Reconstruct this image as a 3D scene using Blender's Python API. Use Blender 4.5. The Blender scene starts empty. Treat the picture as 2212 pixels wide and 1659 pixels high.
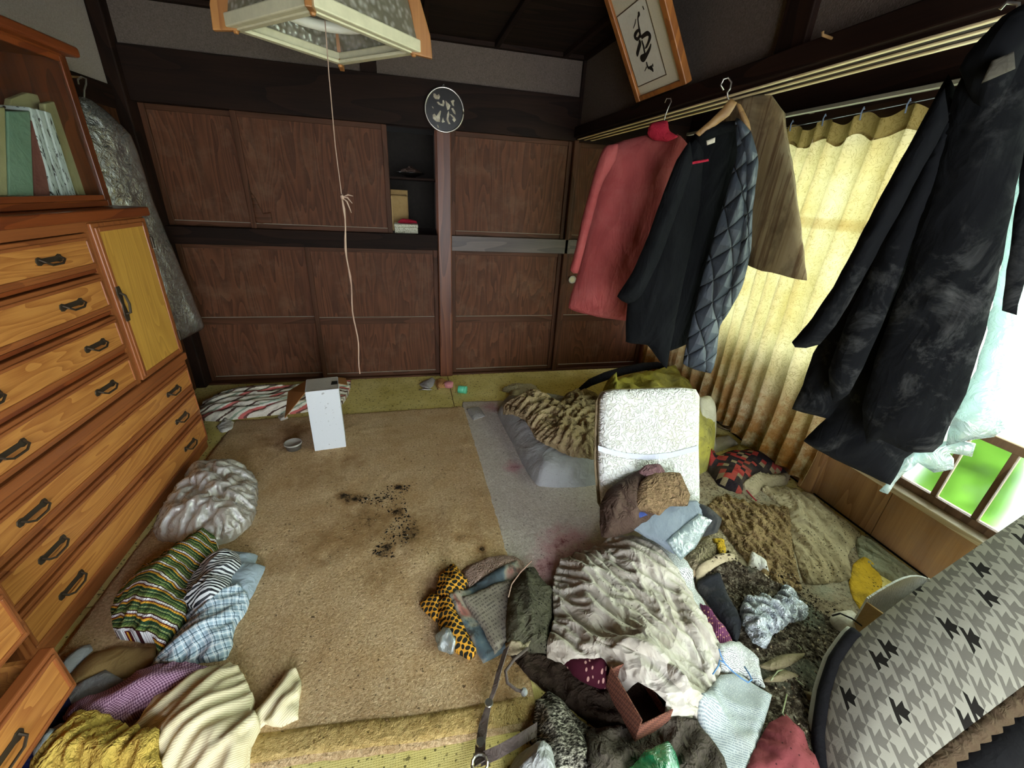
import bpy, bmesh, math, random
import numpy as np
from mathutils import Vector, Matrix, noise as mnoise
from mathutils.geometry import delaunay_2d_cdt

SC = bpy.context.scene
COL = SC.collection
# ------------------------------------------------------------------ camera
FPX, W_PX, H_PX = 895.75, 2212, 1659
CAM = Vector((0, 0, 1.3804))
CR = Vector((0.97215339, -0.22825978, 0.05305902))
CU = Vector((0.04748127, 0.41357283, 0.90923212))
CF = Vector((0.2294849, 0.88139377, -0.41289429))
cam_data = bpy.data.cameras.new('camera')
cam_data.sensor_width = 36; cam_data.sensor_fit = 'HORIZONTAL'
cam_data.lens = FPX / W_PX * 36; cam_data.clip_start = .02
cam = bpy.data.objects.new('camera', cam_data); COL.objects.link(cam)
cam.matrix_world = Matrix(((CR.x, CU.x, -CF.x, CAM.x), (CR.y, CU.y, -CF.y, CAM.y), (CR.z, CU.z, -CF.z, CAM.z), (0, 0, 0, 1)))
SC.camera = cam
# ------------------------------------------------------------------ light
world = bpy.data.worlds.new('overcast_sky'); SC.world = world; world.use_nodes = True
wb = world.node_tree.nodes['Background']
wb.inputs[0].default_value = (.88, .94, 1.0, 1); wb.inputs[1].default_value = 5.6
def portal(name, loc, rot, sx, sy):
    l = bpy.data.lights.new(name, 'AREA'); l.shape = 'RECTANGLE'; l.size = sx; l.size_y = sy
    l.cycles.is_portal = True
    o = bpy.data.objects.new(name, l); COL.objects.link(o); o.location = loc; o.rotation_euler = rot
portal('window_portal', (2.16, 1.05, 1.03), (0, math.pi/2, 0), 1.5, 4.2)
portal('doorway_portal', (.35, -1.42, .875), (math.pi/2, 0, math.pi), 1.3, 1.75)
SC.view_settings.view_transform = 'Standard'; SC.view_settings.look = 'None'
SC.view_settings.exposure = 1.6; SC.view_settings.gamma = 1.0
SC.view_settings.use_curve_mapping = False
SC.cycles.use_denoising = True; SC.cycles.use_adaptive_sampling = True; SC.cycles.adaptive_threshold = .015
SC.cycles.max_bounces = 8; SC.cycles.diffuse_bounces = 5; SC.cycles.transparent_max_bounces = 12
SC.cycles.sample_clamp_indirect = 6; SC.cycles.caustics_reflective = False; SC.cycles.caustics_refractive = False

# ------------------------------------------------------------------ rays from measured picture points onto real planes
def ray(px, py): return CF + CR * ((px - W_PX/2) / FPX) + CU * ((H_PX/2 - py) / FPX)
def onz(px, py, z=0.0): d = ray(px, py); return CAM + d * ((z - CAM.z) / d.z)
def onplane(px, py, O, n): d = ray(px, py); return CAM + d * ((Vector(O) - CAM).dot(n) / d.dot(n))
def fl(pts, z=0.0):
    """floor outline; kept clear of the walls and chest fronts"""
    out = []
    for a, b in pts:
        p = onz(a, b, z); x, y = min(p.x, 2.045), min(p.y, 3.165)
        if 1.0 < y < 2.33: x = max(x, -1.105)
        elif y <= 1.0: x = max(x, -1.12)
        out.append((x, y))
    return out

# ------------------------------------------------------------------ numpy noise
_rng = np.random.RandomState(7)
_perm = np.tile(_rng.permutation(256), 3); _g = _rng.uniform(0, 2*np.pi, 256); _gx, _gy = np.cos(_g), np.sin(_g)
def pn(x, y, seed=0):
    x = np.asarray(x, float) + seed*17.37; y = np.asarray(y, float) + seed*31.7
    xi = np.floor(x).astype(int); yi = np.floor(y).astype(int); xf = x-xi; yf = y-yi
    u = xf**3*(xf*(xf*6-15)+10); v = yf**3*(yf*(yf*6-15)+10)
    def gr(a, b):
        h = _perm[(_perm[(xi+a) & 255] + yi+b) & 255]; return _gx[h]*(xf-a) + _gy[h]*(yf-b)
    n0 = gr(0,0)*(1-u)+gr(1,0)*u; n1 = gr(0,1)*(1-u)+gr(1,1)*u
    return (n0*(1-v)+n1*v)*1.5
def fbm(x, y, o=3, seed=0):
    s = 0; a = 1; t = 0
    for i in range(o): s = s + a*pn(x*2**i, y*2**i, seed+i); t += a; a *= .5
    return s/t

# ------------------------------------------------------------------ materials
def srgb(h):
    if not isinstance(h, str): return (*h, 1)
    c = [int(h[i:i+2], 16)/255 for i in (0, 2, 4)]
    return (*[v/12.92 if v <= .04045 else ((v+.055)/1.055)**2.4 for v in c], 1)
class G:
    def __init__(s, name, rough=.8, spec=.25):
        s.m = bpy.data.materials.new(name); s.m.use_nodes = True; s.nt = s.m.node_tree
        s.b = s.nt.nodes['Principled BSDF']; s.out = s.nt.nodes['Material Output']
        s.b.inputs['Roughness'].default_value = rough; s.b.inputs['Specular IOR Level'].default_value = spec
        s._c = None
    def n(s, t, **k):
        o = s.nt.nodes.new(t)
        for a, v in k.items(): setattr(o, a, v)
        return o
    def l(s, a, b): s.nt.links.new(a, b)
    def put(s, sock, v):
        if hasattr(v, 'is_linked'): s.l(v, sock)
        elif isinstance(v, str): sock.default_value = srgb(v)
        else: sock.default_value = v
    def co(s, kind='Object'):
        if s._c is None: s._c = s.n('ShaderNodeTexCoord')
        return s._c.outputs[kind]
    def mp(s, vec, scale=(1,1,1), rot=(0,0,0), loc=(0,0,0)):
        m = s.n('ShaderNodeMapping'); s.l(vec, m.inputs[0]); m.inputs['Scale'].default_value = scale
        m.inputs['Rotation'].default_value = rot; m.inputs['Location'].default_value = loc; return m.outputs[0]
    def noise(s, vec, scale=5, detail=3, rough=.5, dist=0):
        o = s.n('ShaderNodeTexNoise'); s.l(vec, o.inputs['Vector']); o.inputs['Scale'].default_value = scale
        o.inputs['Detail'].default_value = detail; o.inputs['Roughness'].default_value = rough; o.inputs['Distortion'].default_value = dist
        return o.outputs['Fac']
    def voro(s, vec, scale=5, feature='F1', out='Distance', rnd=1):
        o = s.n('ShaderNodeTexVoronoi', feature=feature); s.l(vec, o.inputs['Vector']); o.inputs['Scale'].default_value = scale
        o.inputs['Randomness'].default_value = rnd; return o.outputs[out]
    def wave(s, vec, scale=5, dist=2, detail=2, dscale=1, typ='BANDS', dirn='X', prof='SIN'):
        o = s.n('ShaderNodeTexWave', wave_type=typ, wave_profile=prof)
        if typ == 'BANDS': o.bands_direction = dirn
        else: o.rings_direction = dirn
        s.l(vec, o.inputs['Vector']); o.inputs['Scale'].default_value = scale; o.inputs['Distortion'].default_value = dist
        o.inputs['Detail'].default_value = detail; o.inputs['Detail Scale'].default_value = dscale; return o.outputs['Fac']
    def ramp(s, fac, stops, interp='LINEAR'):
        o = s.n('ShaderNodeValToRGB'); s.l(fac, o.inputs[0]); r = o.color_ramp; r.interpolation = interp
        while len(r.elements) < len(stops): r.elements.new(.5)
        for e, (p, c) in zip(r.elements, stops): e.position = p; e.color = srgb(c) if isinstance(c, str) else (c, c, c, 1) if isinstance(c, (int, float)) else c
        return o.outputs[0]
    def mix(s, fac, a, b, blend='MIX'):
        o = s.n('ShaderNodeMix', data_type='RGBA', blend_type=blend); s.put(o.inputs[0], fac); s.put(o.inputs[6], a); s.put(o.inputs[7], b); return o.outputs[2]
    def math(s, op, a, b=0.0, clamp=False):
        o = s.n('ShaderNodeMath', operation=op, use_clamp=clamp); s.put(o.inputs[0], a); s.put(o.inputs[1], b); return o.outputs[0]
    def sep(s, vec):
        o = s.n('ShaderNodeSeparateXYZ'); s.l(vec, o.inputs[0]); return o.outputs
    def col(s, c): s.put(s.b.inputs['Base Color'], c); return s
    def bump(s, h, strength=.3, dist=.01):
        o = s.n('ShaderNodeBump'); o.inputs['Strength'].default_value = strength; o.inputs['Distance'].default_value = dist
        prev = s.b.inputs['Normal']
        if prev.is_linked: s.l(prev.links[0].from_socket, o.inputs['Normal'])
        s.l(h, o.inputs['Height']); s.l(o.outputs[0], prev); return s
    def rand(s): return s.n('ShaderNodeObjectInfo').outputs['Random']

def plain(name, c, rough=.6, spec=.3, metal=0):
    g = G(name, rough, spec).col(srgb(c)); g.b.inputs['Metallic'].default_value = metal
    n = g.noise(g.co(), 40, 3); g.col(g.mix(g.math('MULTIPLY', n, .35), c, '3a352c')); return g.m
def wood(name, c1, c2, axis='Z', scale=9, rough=.45, spec=.35, dust=None, cath=False, bump=.12):
    """grain along axis; cath = cathedral figure of flat-sawn veneer"""
    g = G(name, rough, spec); st = {'X': (.12, 1, 1), 'Y': (1, .12, 1), 'Z': (1, 1, .12)}[axis]
    rnd = g.n('ShaderNodeVectorMath', operation='ADD'); oi = g.n('ShaderNodeObjectInfo')
    rr = g.n('ShaderNodeVectorMath', operation='SCALE'); g.l(oi.outputs['Location'], rr.inputs[0]); rr.inputs['Scale'].default_value = 3.7
    g.l(g.co(), rnd.inputs[0]); g.l(rr.outputs[0], rnd.inputs[1]); v = rnd.outputs[0]
    vv = g.mp(v, st)
    low = g.noise(vv, scale*.55, 2, .5, .3)
    if cath: rings = g.math('FRACT', g.math('MULTIPLY', low, 16.0))
    else: rings = g.math('FRACT', g.math('MULTIPLY', low, 9.0))
    fine = g.noise(g.mp(v, tuple(.04 if a < 1 else 1 for a in st)), scale*16, 3, .6)
    f = g.math('ADD', g.math('MULTIPLY', rings, .45), g.math('MULTIPLY', fine, .55))
    c = g.ramp(f, [(.22, c1), (.72, c2)])
    blot = g.noise(v, 2.2, 2); c = g.mix(g.math('MULTIPLY', blot, .45), c, c1)
    if dust:
        d = g.ramp(g.noise(v, 7, 5, .7), [(.5, 0.0), (.85, .6)]); c = g.mix(d, c, dust)
    g.col(c); g.bump(f, bump, .002); return g.m
def cloth(name, c, c2=None, dirt=None, damt=.35, wr=.5, wscale=28, rough=.9, weave=True, blot=3.0, speck=None, sp_scale=90, sp_thr=.12, bdist=.014, aniso=None, sheen=0.0):
    """base fabric: two-tone blotches, dirt blotches, dark specks, wrinkle relief"""
    g = G(name, rough, .12); v = g.co()
    base = g.mix(g.ramp(g.noise(v, blot, 4, .6), [(.35, 0.0), (.7, 1.0)]), c, c2 or c)
    if dirt: base = g.mix(g.math('MULTIPLY', g.ramp(g.noise(v, blot*2.3, 6, .68, .5), [(.46, 0.0), (.72, 1.0)]), damt), base, dirt)
    if speck:
        vo = g.voro(g.mp(v, (1, 1, 1)), sp_scale); gate = g.ramp(g.noise(v, 6, 3), [(.42, 0.0), (.6, 1.0)])
        base = g.mix(g.math('MULTIPLY', g.ramp(vo, [(sp_thr*.7, 1.0), (sp_thr, 0.0)]), gate), base, speck)
    g.base = base; g.col(base)
    wv = g.mp(v, aniso) if aniso else v
    def crease(sc, k): return g.math('SUBTRACT', 1.0, g.math('MULTIPLY', g.math('ABSOLUTE', g.math('SUBTRACT', g.noise(wv, sc, 2, .45, 1.6), .5)), k, ), True)
    h = g.math('ADD', g.math('MULTIPLY', crease(wscale*.45, 6.0), .6), g.math('ADD', g.math('MULTIPLY', crease(wscale*1.5, 5.0), .25), g.math('MULTIPLY', g.noise(wv, wscale, 4, .55, 1.2), .5))); g.bump(h, wr, bdist)
    if weave: g.bump(g.noise(v, 420, 1), .12, .002)
    g.b.inputs['Sheen Weight'].default_value = sheen
    return g
def clothm(*a, **k): return cloth(*a, **k).m
def dirty(g, base, speck='241f18', scale=70, thr=.13, blot='6b5c45', bamt=.3):
    v = g.co(); base = g.mix(g.math('MULTIPLY', g.ramp(g.noise(v, 7, 6, .65, .4), [(.5, 0.0), (.75, 1.0)]), bamt), base, blot)
    if speck: base = g.mix(g.math('MULTIPLY', g.ramp(g.voro(v, scale), [(thr*.6, 1.0), (thr, 0.0)]), .85), base, speck)
    return base

# ------------------------------------------------------------------ mesh builders
class MB:
    def __init__(s): s.v = []; s.f = []; s.uv = None
    def add(s, v, f):
        o = len(s.v); s.v += [tuple(p) for p in v]; s.f += [tuple(i+o for i in q) for q in f]; return s
    def box(s, x0, x1, y0, y1, z0, z1, M=None):
        v = [Vector((x, y, z)) for z in (z0, z1) for y in (y0, y1) for x in (x0, x1)]
        if M is not None: v = [M @ p for p in v]
        return s.add(v, [(0,2,3,1),(4,5,7,6),(0,1,5,4),(2,6,7,3),(0,4,6,2),(1,3,7,5)])
    def prism(s, poly, a, b, frame=None):
        """poly in (s,t); a,b along normal; frame=(O,ex,ey,en)"""
        O, ex, ey, en = frame or (Vector(), Vector((1,0,0)), Vector((0,1,0)), Vector((0,0,1)))
        n = len(poly); v = [O+ex*p[0]+ey*p[1]+en*h for h in (a, b) for p in poly]
        return s.add(v, [tuple(range(n))[::-1], tuple(range(n, 2*n))] + [(i, (i+1) % n, n+(i+1) % n, n+i) for i in range(n)])
    def tube(s, pts, r, n=8, cap=True):
        pts = [Vector(p) for p in pts]; m = len(pts); rr = r if isinstance(r, (list, tuple)) else [r]*m; rings = []
        up = None
        for i, p in enumerate(pts):
            t = (pts[min(i+1, m-1)] - pts[max(i-1, 0)]).normalized()
            if up is None: up = Vector((0,0,1)) if abs(t.z) < .9 else Vector((1,0,0))
            a = (up - t*up.dot(t)).normalized(); b = t.cross(a); up = a
            rings.append([p + (a*math.cos(k*2*math.pi/n) + b*math.sin(k*2*math.pi/n))*rr[i] for k in range(n)])
        v = [q for r_ in rings for q in r_]
        f = [(i*n+k, i*n+(k+1) % n, (i+1)*n+(k+1) % n, (i+1)*n+k) for i in range(m-1) for k in range(n)]
        if cap: f += [tuple(range(n))[::-1], tuple(range((m-1)*n, m*n))]
        return s.add(v, f)
    def strip(s, pts, wv, t=.002):
        """flat strap: pts centre line, wv half-width vector(s), thickness t"""
        pts = [Vector(p) for p in pts]; m = len(pts); v = []
        for i, p in enumerate(pts):
            d = (pts[min(i+1, m-1)] - pts[max(i-1, 0)]).normalized(); w = Vector(wv[i] if isinstance(wv, list) else wv); nn = d.cross(w).normalized()*t/2
            v += [p-w-nn, p+w-nn, p+w+nn, p-w+nn]
        f = [(i*4+k, i*4+(k+1) % 4, i*4+4+(k+1) % 4, i*4+4+k) for i in range(m-1) for k in range(4)]
        return s.add(v, f+[(3,2,1,0), tuple(range(m*4-4, m*4))])
    def lathe(s, prof, n=24, M=None):
        v = []
        for r, z in prof: v += [Vector((r*math.cos(k*2*math.pi/n), r*math.sin(k*2*math.pi/n), z)) for k in range(n)]
        if M is not None: v = [M @ p for p in v]
        m = len(prof); f = [(i*n+k, i*n+(k+1) % n, (i+1)*n+(k+1) % n, (i+1)*n+k) for i in range(m-1) for k in range(n)]
        f += [tuple(range(n))[::-1], tuple(range((m-1)*n, m*n))]
        return s.add(v, f)
    def grid(s, fn, nu, nv, uv=None):
        o = len(s.v)
        for j in range(nv+1):
            for i in range(nu+1): s.v.append(tuple(fn(i/nu, j/nv)))
        s.f += [(o+j*(nu+1)+i, o+j*(nu+1)+i+1, o+(j+1)*(nu+1)+i+1, o+(j+1)*(nu+1)+i) for j in range(nv) for i in range(nu)]
        return s
_inv = {}
def mkobj(name, mb, m, parent=None, smooth=False, bevel=0, seg=2, uv=None, subsurf=0, solid=0):
    if isinstance(mb, bpy.types.Mesh): me = mb
    else:
        me = bpy.data.meshes.new(name); me.from_pydata(mb.v, [], mb.f)
        bm = bmesh.new(); bm.from_mesh(me); bmesh.ops.recalc_face_normals(bm, faces=bm.faces); bm.to_mesh(me); bm.free()
        if m is not None: me.materials.append(m)
        if uv is not None:
            ul = me.uv_layers.new(name='UVMap'); idx = np.zeros(len(me.loops), np.int32); me.loops.foreach_get('vertex_index', idx)
            ul.data.foreach_set('uv', np.asarray(uv, np.float32)[idx].ravel())
    if smooth: me.polygons.foreach_set('use_smooth', [True]*len(me.polygons))
    o = bpy.data.objects.new(name, me); COL.objects.link(o)
    if solid:
        k = o.modifiers.new('thickness', 'SOLIDIFY'); k.thickness = solid; k.offset = -1
    if bevel:
        k = o.modifiers.new('bevel', 'BEVEL'); k.width = bevel; k.segments = seg; k.limit_method = 'ANGLE'; k.angle_limit = math.radians(40); k.harden_normals = False
    if subsurf:
        k = o.modifiers.new('smooth', 'SUBSURF'); k.levels = subsurf; k.render_levels = subsurf
    if parent is not None:
        o.parent = parent
        if parent.name in _inv: o.matrix_parent_inverse = _inv[parent.name]
    return o
def tag(o, label, cat, group=None):
    o['label'] = label; o['category'] = cat
    if group: o['group'] = group
    return o
def thing(name, label, cat, loc=(0,0,0), rotz=0, group=None, world=False):
    o = bpy.data.objects.new(name, None); COL.objects.link(o); o.location = loc; o.rotation_euler = (0, 0, rotz); o.empty_display_size = .05
    if world: _inv[o.name] = Matrix.Translation(Vector(loc)).inverted()
    return tag(o, label, cat, group)
def struct(name, mb, m, **k):
    o = mkobj(name, mb, m, **k); o['kind'] = 'structure'; return o
def wchild(o): _inv[o.name] = Matrix.Translation(o.location).inverted(); return o

# ------------------------------------------------------------------ height map of what lies on the floor, and draped / puffed cloth
HX0, HY0, HRES = -1.7, -.2, .01
HM = np.zeros((345, 400))
def hm_get(x, y):
    fx = np.clip((np.asarray(x)-HX0)/HRES, 0, HM.shape[1]-2.001); fy = np.clip((np.asarray(y)-HY0)/HRES, 0, HM.shape[0]-2.001)
    i = fx.astype(int); j = fy.astype(int); u = fx-i; v = fy-j
    return HM[j,i]*(1-u)*(1-v)+HM[j,i+1]*u*(1-v)+HM[j+1,i]*(1-u)*v+HM[j+1,i+1]*u*v
def blur(A, r):
    for _ in range(2):
        for ax in (0, 1):
            c = np.cumsum(np.concatenate([np.repeat(np.take(A, [0], ax), r+1, ax), A, np.repeat(np.take(A, [-1], ax), r, ax)], ax), ax)
            n = A.shape[ax]; A = (np.take(c, range(2*r+1, 2*r+1+n), ax) - np.take(c, range(0, n), ax))/(2*r+1)
    return A
def inside(P, x, y):
    r = np.zeros(x.shape, bool); n = len(P)
    for i in range(n):
        x0, y0 = P[i]; x1, y1 = P[(i+1) % n]
        if y0 == y1: continue
        c = (y0 > y) != (y1 > y); r ^= c & (x < (x1-x0)*(y-y0)/(y1-y0)+x0)
    return r
def pdist(P, x, y):
    d = np.full(x.shape, 9.); n = len(P)
    for i in range(n):
        a = P[i]; e = P[(i+1) % n]-a; L = e@e+1e-12; t = np.clip(((x-a[0])*e[0]+(y-a[1])*e[1])/L, 0, 1)
        d = np.minimum(d, np.hypot(x-a[0]-t*e[0], y-a[1]-t*e[1]))
    return d
def smooth_poly(P, step, rnd=.5, wob=0, seed=0):
    """resample a closed polygon, rounding corners by rnd (0 = sharp)"""
    P = np.asarray(P, float); out = []; n = len(P)
    for i in range(n):
        p0, p1, p2, p3 = P[i-1], P[i], P[(i+1) % n], P[(i+2) % n]; L = np.linalg.norm(p2-p1); k = max(1, int(L/step))
        for j in range(k):
            t = j/k; lin = p1+(p2-p1)*t
            cr = .5*((2*p1)+(-p0+p2)*t+(2*p0-5*p1+4*p2-p3)*t*t+(-p0+3*p1-3*p2+p3)*t**3)
            out.append(lin*(1-rnd)+cr*rnd)
    out = np.array(out)
    if wob: out = out + wob*np.stack([fbm(out[:,0]*22, out[:,1]*22, 2, seed), fbm(out[:,0]*22, out[:,1]*22, 2, seed+5)], 1)
    return out
def ridged(u, v, f, stretch, seed, warp=.6):
    a = u*f + warp*pn(u*f*.5, v*f*.5, seed+9); b = v*f/stretch + warp*pn(u*f*.5, v*f*.5, seed+11)
    w2 = .25*pn(a*1.5, b*1.5, seed+6)
    r1 = 1-np.abs(pn(a, b, seed))*2.4; r2 = 1-np.abs(pn(a*2.1+3+w2, b*2.1+w2, seed+3))*2.4; r3 = 1-np.abs(pn(a*4.6+7+w2, b*3.4, seed+4))*2.4
    r1 = np.clip(r1, -.6, 1); return r1*np.abs(r1)*.5+r1*.1+np.clip(r2, -.8, 1)*.28+np.clip(r3, -.8, 1)*.15
def creases(P, x, y, fdir, amp, n, seed, length=.2, width=.012, spread=.35, curve=.45):
    """drapery: n curved fold lines with a sharp crest and unequal flanks, each running roughly along fdir"""
    rs = np.random.RandomState(seed+77); h = np.zeros(len(x)); lo, hi = P.min(0), P.max(0); k = 0; t = 0
    while k < n and t < n*20:
        t += 1; p = rs.uniform(lo, hi)
        if not inside(P, p[:1], p[1:])[0]: continue
        k += 1; a = fdir+rs.normal()*spread; c, s = math.cos(a), math.sin(a); L = length*rs.uniform(.4, 1.3); w1 = width*rs.uniform(.5, 1.6); w2 = w1*rs.uniform(.4, 1.0); A = amp*rs.uniform(.35, 1.0)
        v = (x-p[0])*c+(y-p[1])*s; u = -(x-p[0])*s+(y-p[1])*c+curve*rs.normal()*v*v+.15*w1*np.sin(v/L*9+k)
        tap = np.clip(1-(v/L)**2, 0, 1); pr = np.where(u > 0, np.exp(-u/w1), np.exp(u/w2)); h = np.maximum(h*.92, 0)*1.0+A*tap*(pr-.25*np.exp(-((u+1.6*w2)/w2)**2))
    return h
def trimesh(P, res, seed):
    rs = np.random.RandomState(seed+1); lo = P.min(0); hi = P.max(0)
    gx, gy = np.meshgrid(np.arange(lo[0], hi[0]+res, res), np.arange(lo[1], hi[1]+res, res*.87)); gx = gx.copy(); gx[1::2] += res/2
    gx = (gx + rs.uniform(-.12, .12, gx.shape)*res).ravel(); gy = (gy+rs.uniform(-.12, .12, gy.shape)*res).ravel()
    ok = inside(P, gx, gy); gx, gy = gx[ok], gy[ok]; ok = pdist(P, gx, gy) > res*.45; gx, gy = gx[ok], gy[ok]
    pts = [Vector((a, b)) for a, b in P]+[Vector((a, b)) for a, b in zip(gx, gy)]
    V, E, F, *_ = delaunay_2d_cdt(pts, [], [list(range(len(P)))], 1, 1e-6)
    V = np.array([(a.x, a.y) for a in V]); F = [tuple(f) for f in F]
    return V, F
def settle(V, F, nb, z0, zmin, fdir, cu, cv, iters=140, kb=.8, grav=.00006, hold=.3, seed=0):
    """lay a slightly too large sheet on the surface zmin: positions found by relaxing edge and bending lengths, so it buckles into folds.
    cu / cv = surplus of cloth across / along fdir"""
    n = len(V); F = np.array([f for f in F if len(f) == 3]); e = np.concatenate([F[:,[0,1]], F[:,[1,2]], F[:,[2,0]]]); opp = np.concatenate([F[:,2], F[:,0], F[:,1]])
    es = np.sort(e, 1); key = es[:,0].astype(np.int64)*n+es[:,1]; o = np.argsort(key, kind='stable'); ks = key[o]; same = np.where(ks[1:] == ks[:-1])[0]
    B = np.stack([opp[o[same]], opp[o[same+1]]], 1); uk = np.unique(key); E = np.stack([uk//n, uk % n], 1)
    c, s = math.cos(fdir), math.sin(fdir); R = np.stack([(-V[:,0]*s+V[:,1]*c)*cu, (V[:,0]*c+V[:,1]*s)*cv], 1)
    sets = []
    for I, k in ((E, 1.0), (B, kb)):
        L = np.linalg.norm(R[I[:,0]]-R[I[:,1]], axis=1); cnt = np.bincount(I.ravel(), minlength=n)+1e-9; sets.append((I[:,0], I[:,1], L, cnt, k))
    x = np.concatenate([V, z0[:,None]], 1).astype(float)
    for it in range(iters):
        x[:,2] -= grav
        for i, j, L, cnt, k in sets:
            d = x[j]-x[i]; l = np.sqrt((d*d).sum(1))+1e-9; f = (k*.5*(l-L)/l)[:,None]*d
            acc = np.stack([np.bincount(i, f[:,a], n)-np.bincount(j, f[:,a], n) for a in range(3)], 1); x += acc/cnt[:,None]*1.9
        x[:nb,:2] += hold*(V[:nb]-x[:nb,:2]); x[:,:2] += .004*(V-x[:,:2])
        x[:,2] = np.maximum(x[:,2], zmin)
    return x
def puff(name, poly, m, H=.03, w=.05, wr=.006, fr=8, fdir=0, stretch=3, seed=0, res=.014, rnd=.5, wob=.004, edge=.003, frame=None, back=None,
         follow=2, hfn=None, uvrot=0, parent=None, label=None, cat=None, group=None, warp=.6, upd=True, lump=.25, curl=0, flat=0.0, folds=None, flen=.2, fwid=.011, famp=None, fspread=.4, sim=None):
    """A piece of cloth with outline poly. On the floor it lies on whatever is below it (height map); with a frame it hangs in that
    plane and gets a front of depth H and a back of depth `back`."""
    P = smooth_poly(poly, res*1.3, rnd, wob, seed); V, F = trimesh(P, res, seed)
    x, y = V[:,0], V[:,1]; d = pdist(P, x, y); c, s = math.cos(fdir), math.sin(fdir)
    u = -x*s+y*c; v = x*c+y*s                       # folds run along fdir
    prof = 1-np.exp(-d/w); bump_ = ridged(u, v, fr, stretch, seed, warp)
    h = H*prof*(1-lump+2*lump*(.5+.5*fbm(x*5, y*5, 2, seed+2))) + wr*bump_*np.minimum(1, d/(w*.4)+flat)
    if folds is None and wr >= .009: folds = int(min(90, max(8, 55*((P.max(0)-P.min(0)).prod()*.6)/.05)))
    if folds:
        h = h-wr*bump_*.6*np.minimum(1, d/(w*.4)+flat); fa = famp if famp else wr*1.0
        h = h+(creases(P, x, y, fdir, fa, folds, seed, flen, fwid, fspread)+creases(P, x, y, fdir, fa*.3, int(folds*1.6), seed+50, flen*.6, fwid*.42, fspread*1.8, .9))*np.minimum(1, d/.012)
    if hfn: h = h + hfn(x, y)
    cu, su = math.cos(uvrot), math.sin(uvrot)
    wx, wy = .02*pn(x*4, y*4, seed+21)+.4*h*0, .02*pn(x*4, y*4, seed+22)
    uv = np.stack([x*cu+y*su+wx+bump_*wr*.8, -x*su+y*cu+wy+bump_*wr*.5], 1)
    # boundary loops
    cnt = {}
    for f in F:
        for a, b in zip(f, f[1:]+f[:1]): cnt[(a, b)] = 1
    bnd = [(a, b) for (a, b) in cnt if (b, a) not in cnt]
    n = len(V)
    if frame is None:
        global HM
        k = max(1, int(follow)); Hs = np.maximum(blur(HM, k), HM*.0) if follow else HM
        old = HM; HM = Hs; g0 = hm_get(x, y); HM = old; g1 = hm_get(x, y)
        ground = np.maximum(g0, g1)
        z = ground+edge+np.maximum(h, 0.0)
        if sim:
            cu_, cv_ = sim[:2]; base = ground+edge+H*prof*(1-lump+2*lump*(.5+.5*fbm(x*5, y*5, 2, seed+2)))
            bset = np.unique(np.array(bnd)); order = np.concatenate([bset, np.setdiff1d(np.arange(n), bset)]); inv = np.argsort(order)
            ini = base+np.abs(.004*pn(u*fr*3, v*fr*3/stretch, seed+1))+np.maximum(0, wr*1.3*(bump_+.45)*np.minimum(1, d/(w*.4)+flat))
            q = settle(V[order], [tuple(inv[list(f)]) for f in F], len(bset), ini[order], base[order], fdir, cu_, cv_, **(sim[2] if len(sim) > 2 else {}))[inv]
            x, y, z = q[:,0], q[:,1], q[:,2]
        top = np.stack([x, y, z], 1); bot = np.stack([x, y, np.maximum(g1-.004, .0005)], 1)
        bi = sorted({i for e in bnd for i in e}); mp = {i: n+k for k, i in enumerate(bi)}
        verts = np.concatenate([top, bot[bi]]); faces = F+[(b, a, mp[a], mp[b]) for a, b in bnd]; uv = np.concatenate([uv, uv[bi]])
        if upd:
            # rasterise the new top into the height map
            j0, j1 = int((y.min()-HY0)/HRES), int((y.max()-HY0)/HRES)+2; i0, i1 = int((x.min()-HX0)/HRES), int((x.max()-HX0)/HRES)+2
            j0 = max(j0, 0); i0 = max(i0, 0); j1 = min(j1, HM.shape[0]); i1 = min(i1, HM.shape[1])
            if j1 > j0 and i1 > i0:
                X, Y = np.meshgrid(HX0+np.arange(i0, i1)*HRES, HY0+np.arange(j0, j1)*HRES); xs = X.ravel(); ys = Y.ravel(); ok = inside(P, xs, ys)
                best = np.zeros(len(xs))
                if ok.any():
                    q = np.where(ok)[0]
                    for a in range(0, len(q), 400):
                        qq = q[a:a+400]; dd = (xs[qq,None]-x[None])**2+(ys[qq,None]-y[None])**2; best[qq] = z[dd.argmin(1)]
                HM[j0:j1, i0:i1] = np.maximum(HM[j0:j1, i0:i1], best.reshape(X.shape))
    else:
        O, ex, ey, en = [np.array(a) for a in frame]
        base = O+x[:,None]*ex+y[:,None]*ey; front = base+(h+edge)[:,None]*en
        hb = (back if back is not None else H*.6); bk = base-(hb*prof+edge+.5*wr*bump_*0)[:,None]*en
        verts = np.concatenate([front, bk]); faces = F+[tuple(i+n for i in f[::-1]) for f in F]+[(b, a, a+n, b+n) for a, b in bnd]; uv = np.concatenate([uv, uv])
    mb = MB(); mb.v = [tuple(p) for p in verts]; mb.f = faces
    o = mkobj(name, mb, m, parent, smooth=True, uv=uv)
    if label: tag(o, label, cat, group)
    return o
def pd(a, b):
    p = onz(*b)-onz(*a); return math.atan2(p.y, p.x)
def fset(o, d): 
    for k, v in d.items(): o[k] = v
    return o
def raise_box(poly, z):
    """record a solid thing in the height map"""
    P = np.asarray(poly, float); X, Y = np.meshgrid(HX0+np.arange(HM.shape[1])*HRES, HY0+np.arange(HM.shape[0])*HRES)
    ok = inside(P, X.ravel(), Y.ravel()).reshape(X.shape); HM[ok] = np.maximum(HM[ok], z)
# ================================================================== THE ROOM
D, XL, XR, XO, ZC, YN = 3.182, -1.53, 1.19, 2.07, 2.24, -1.45

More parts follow.
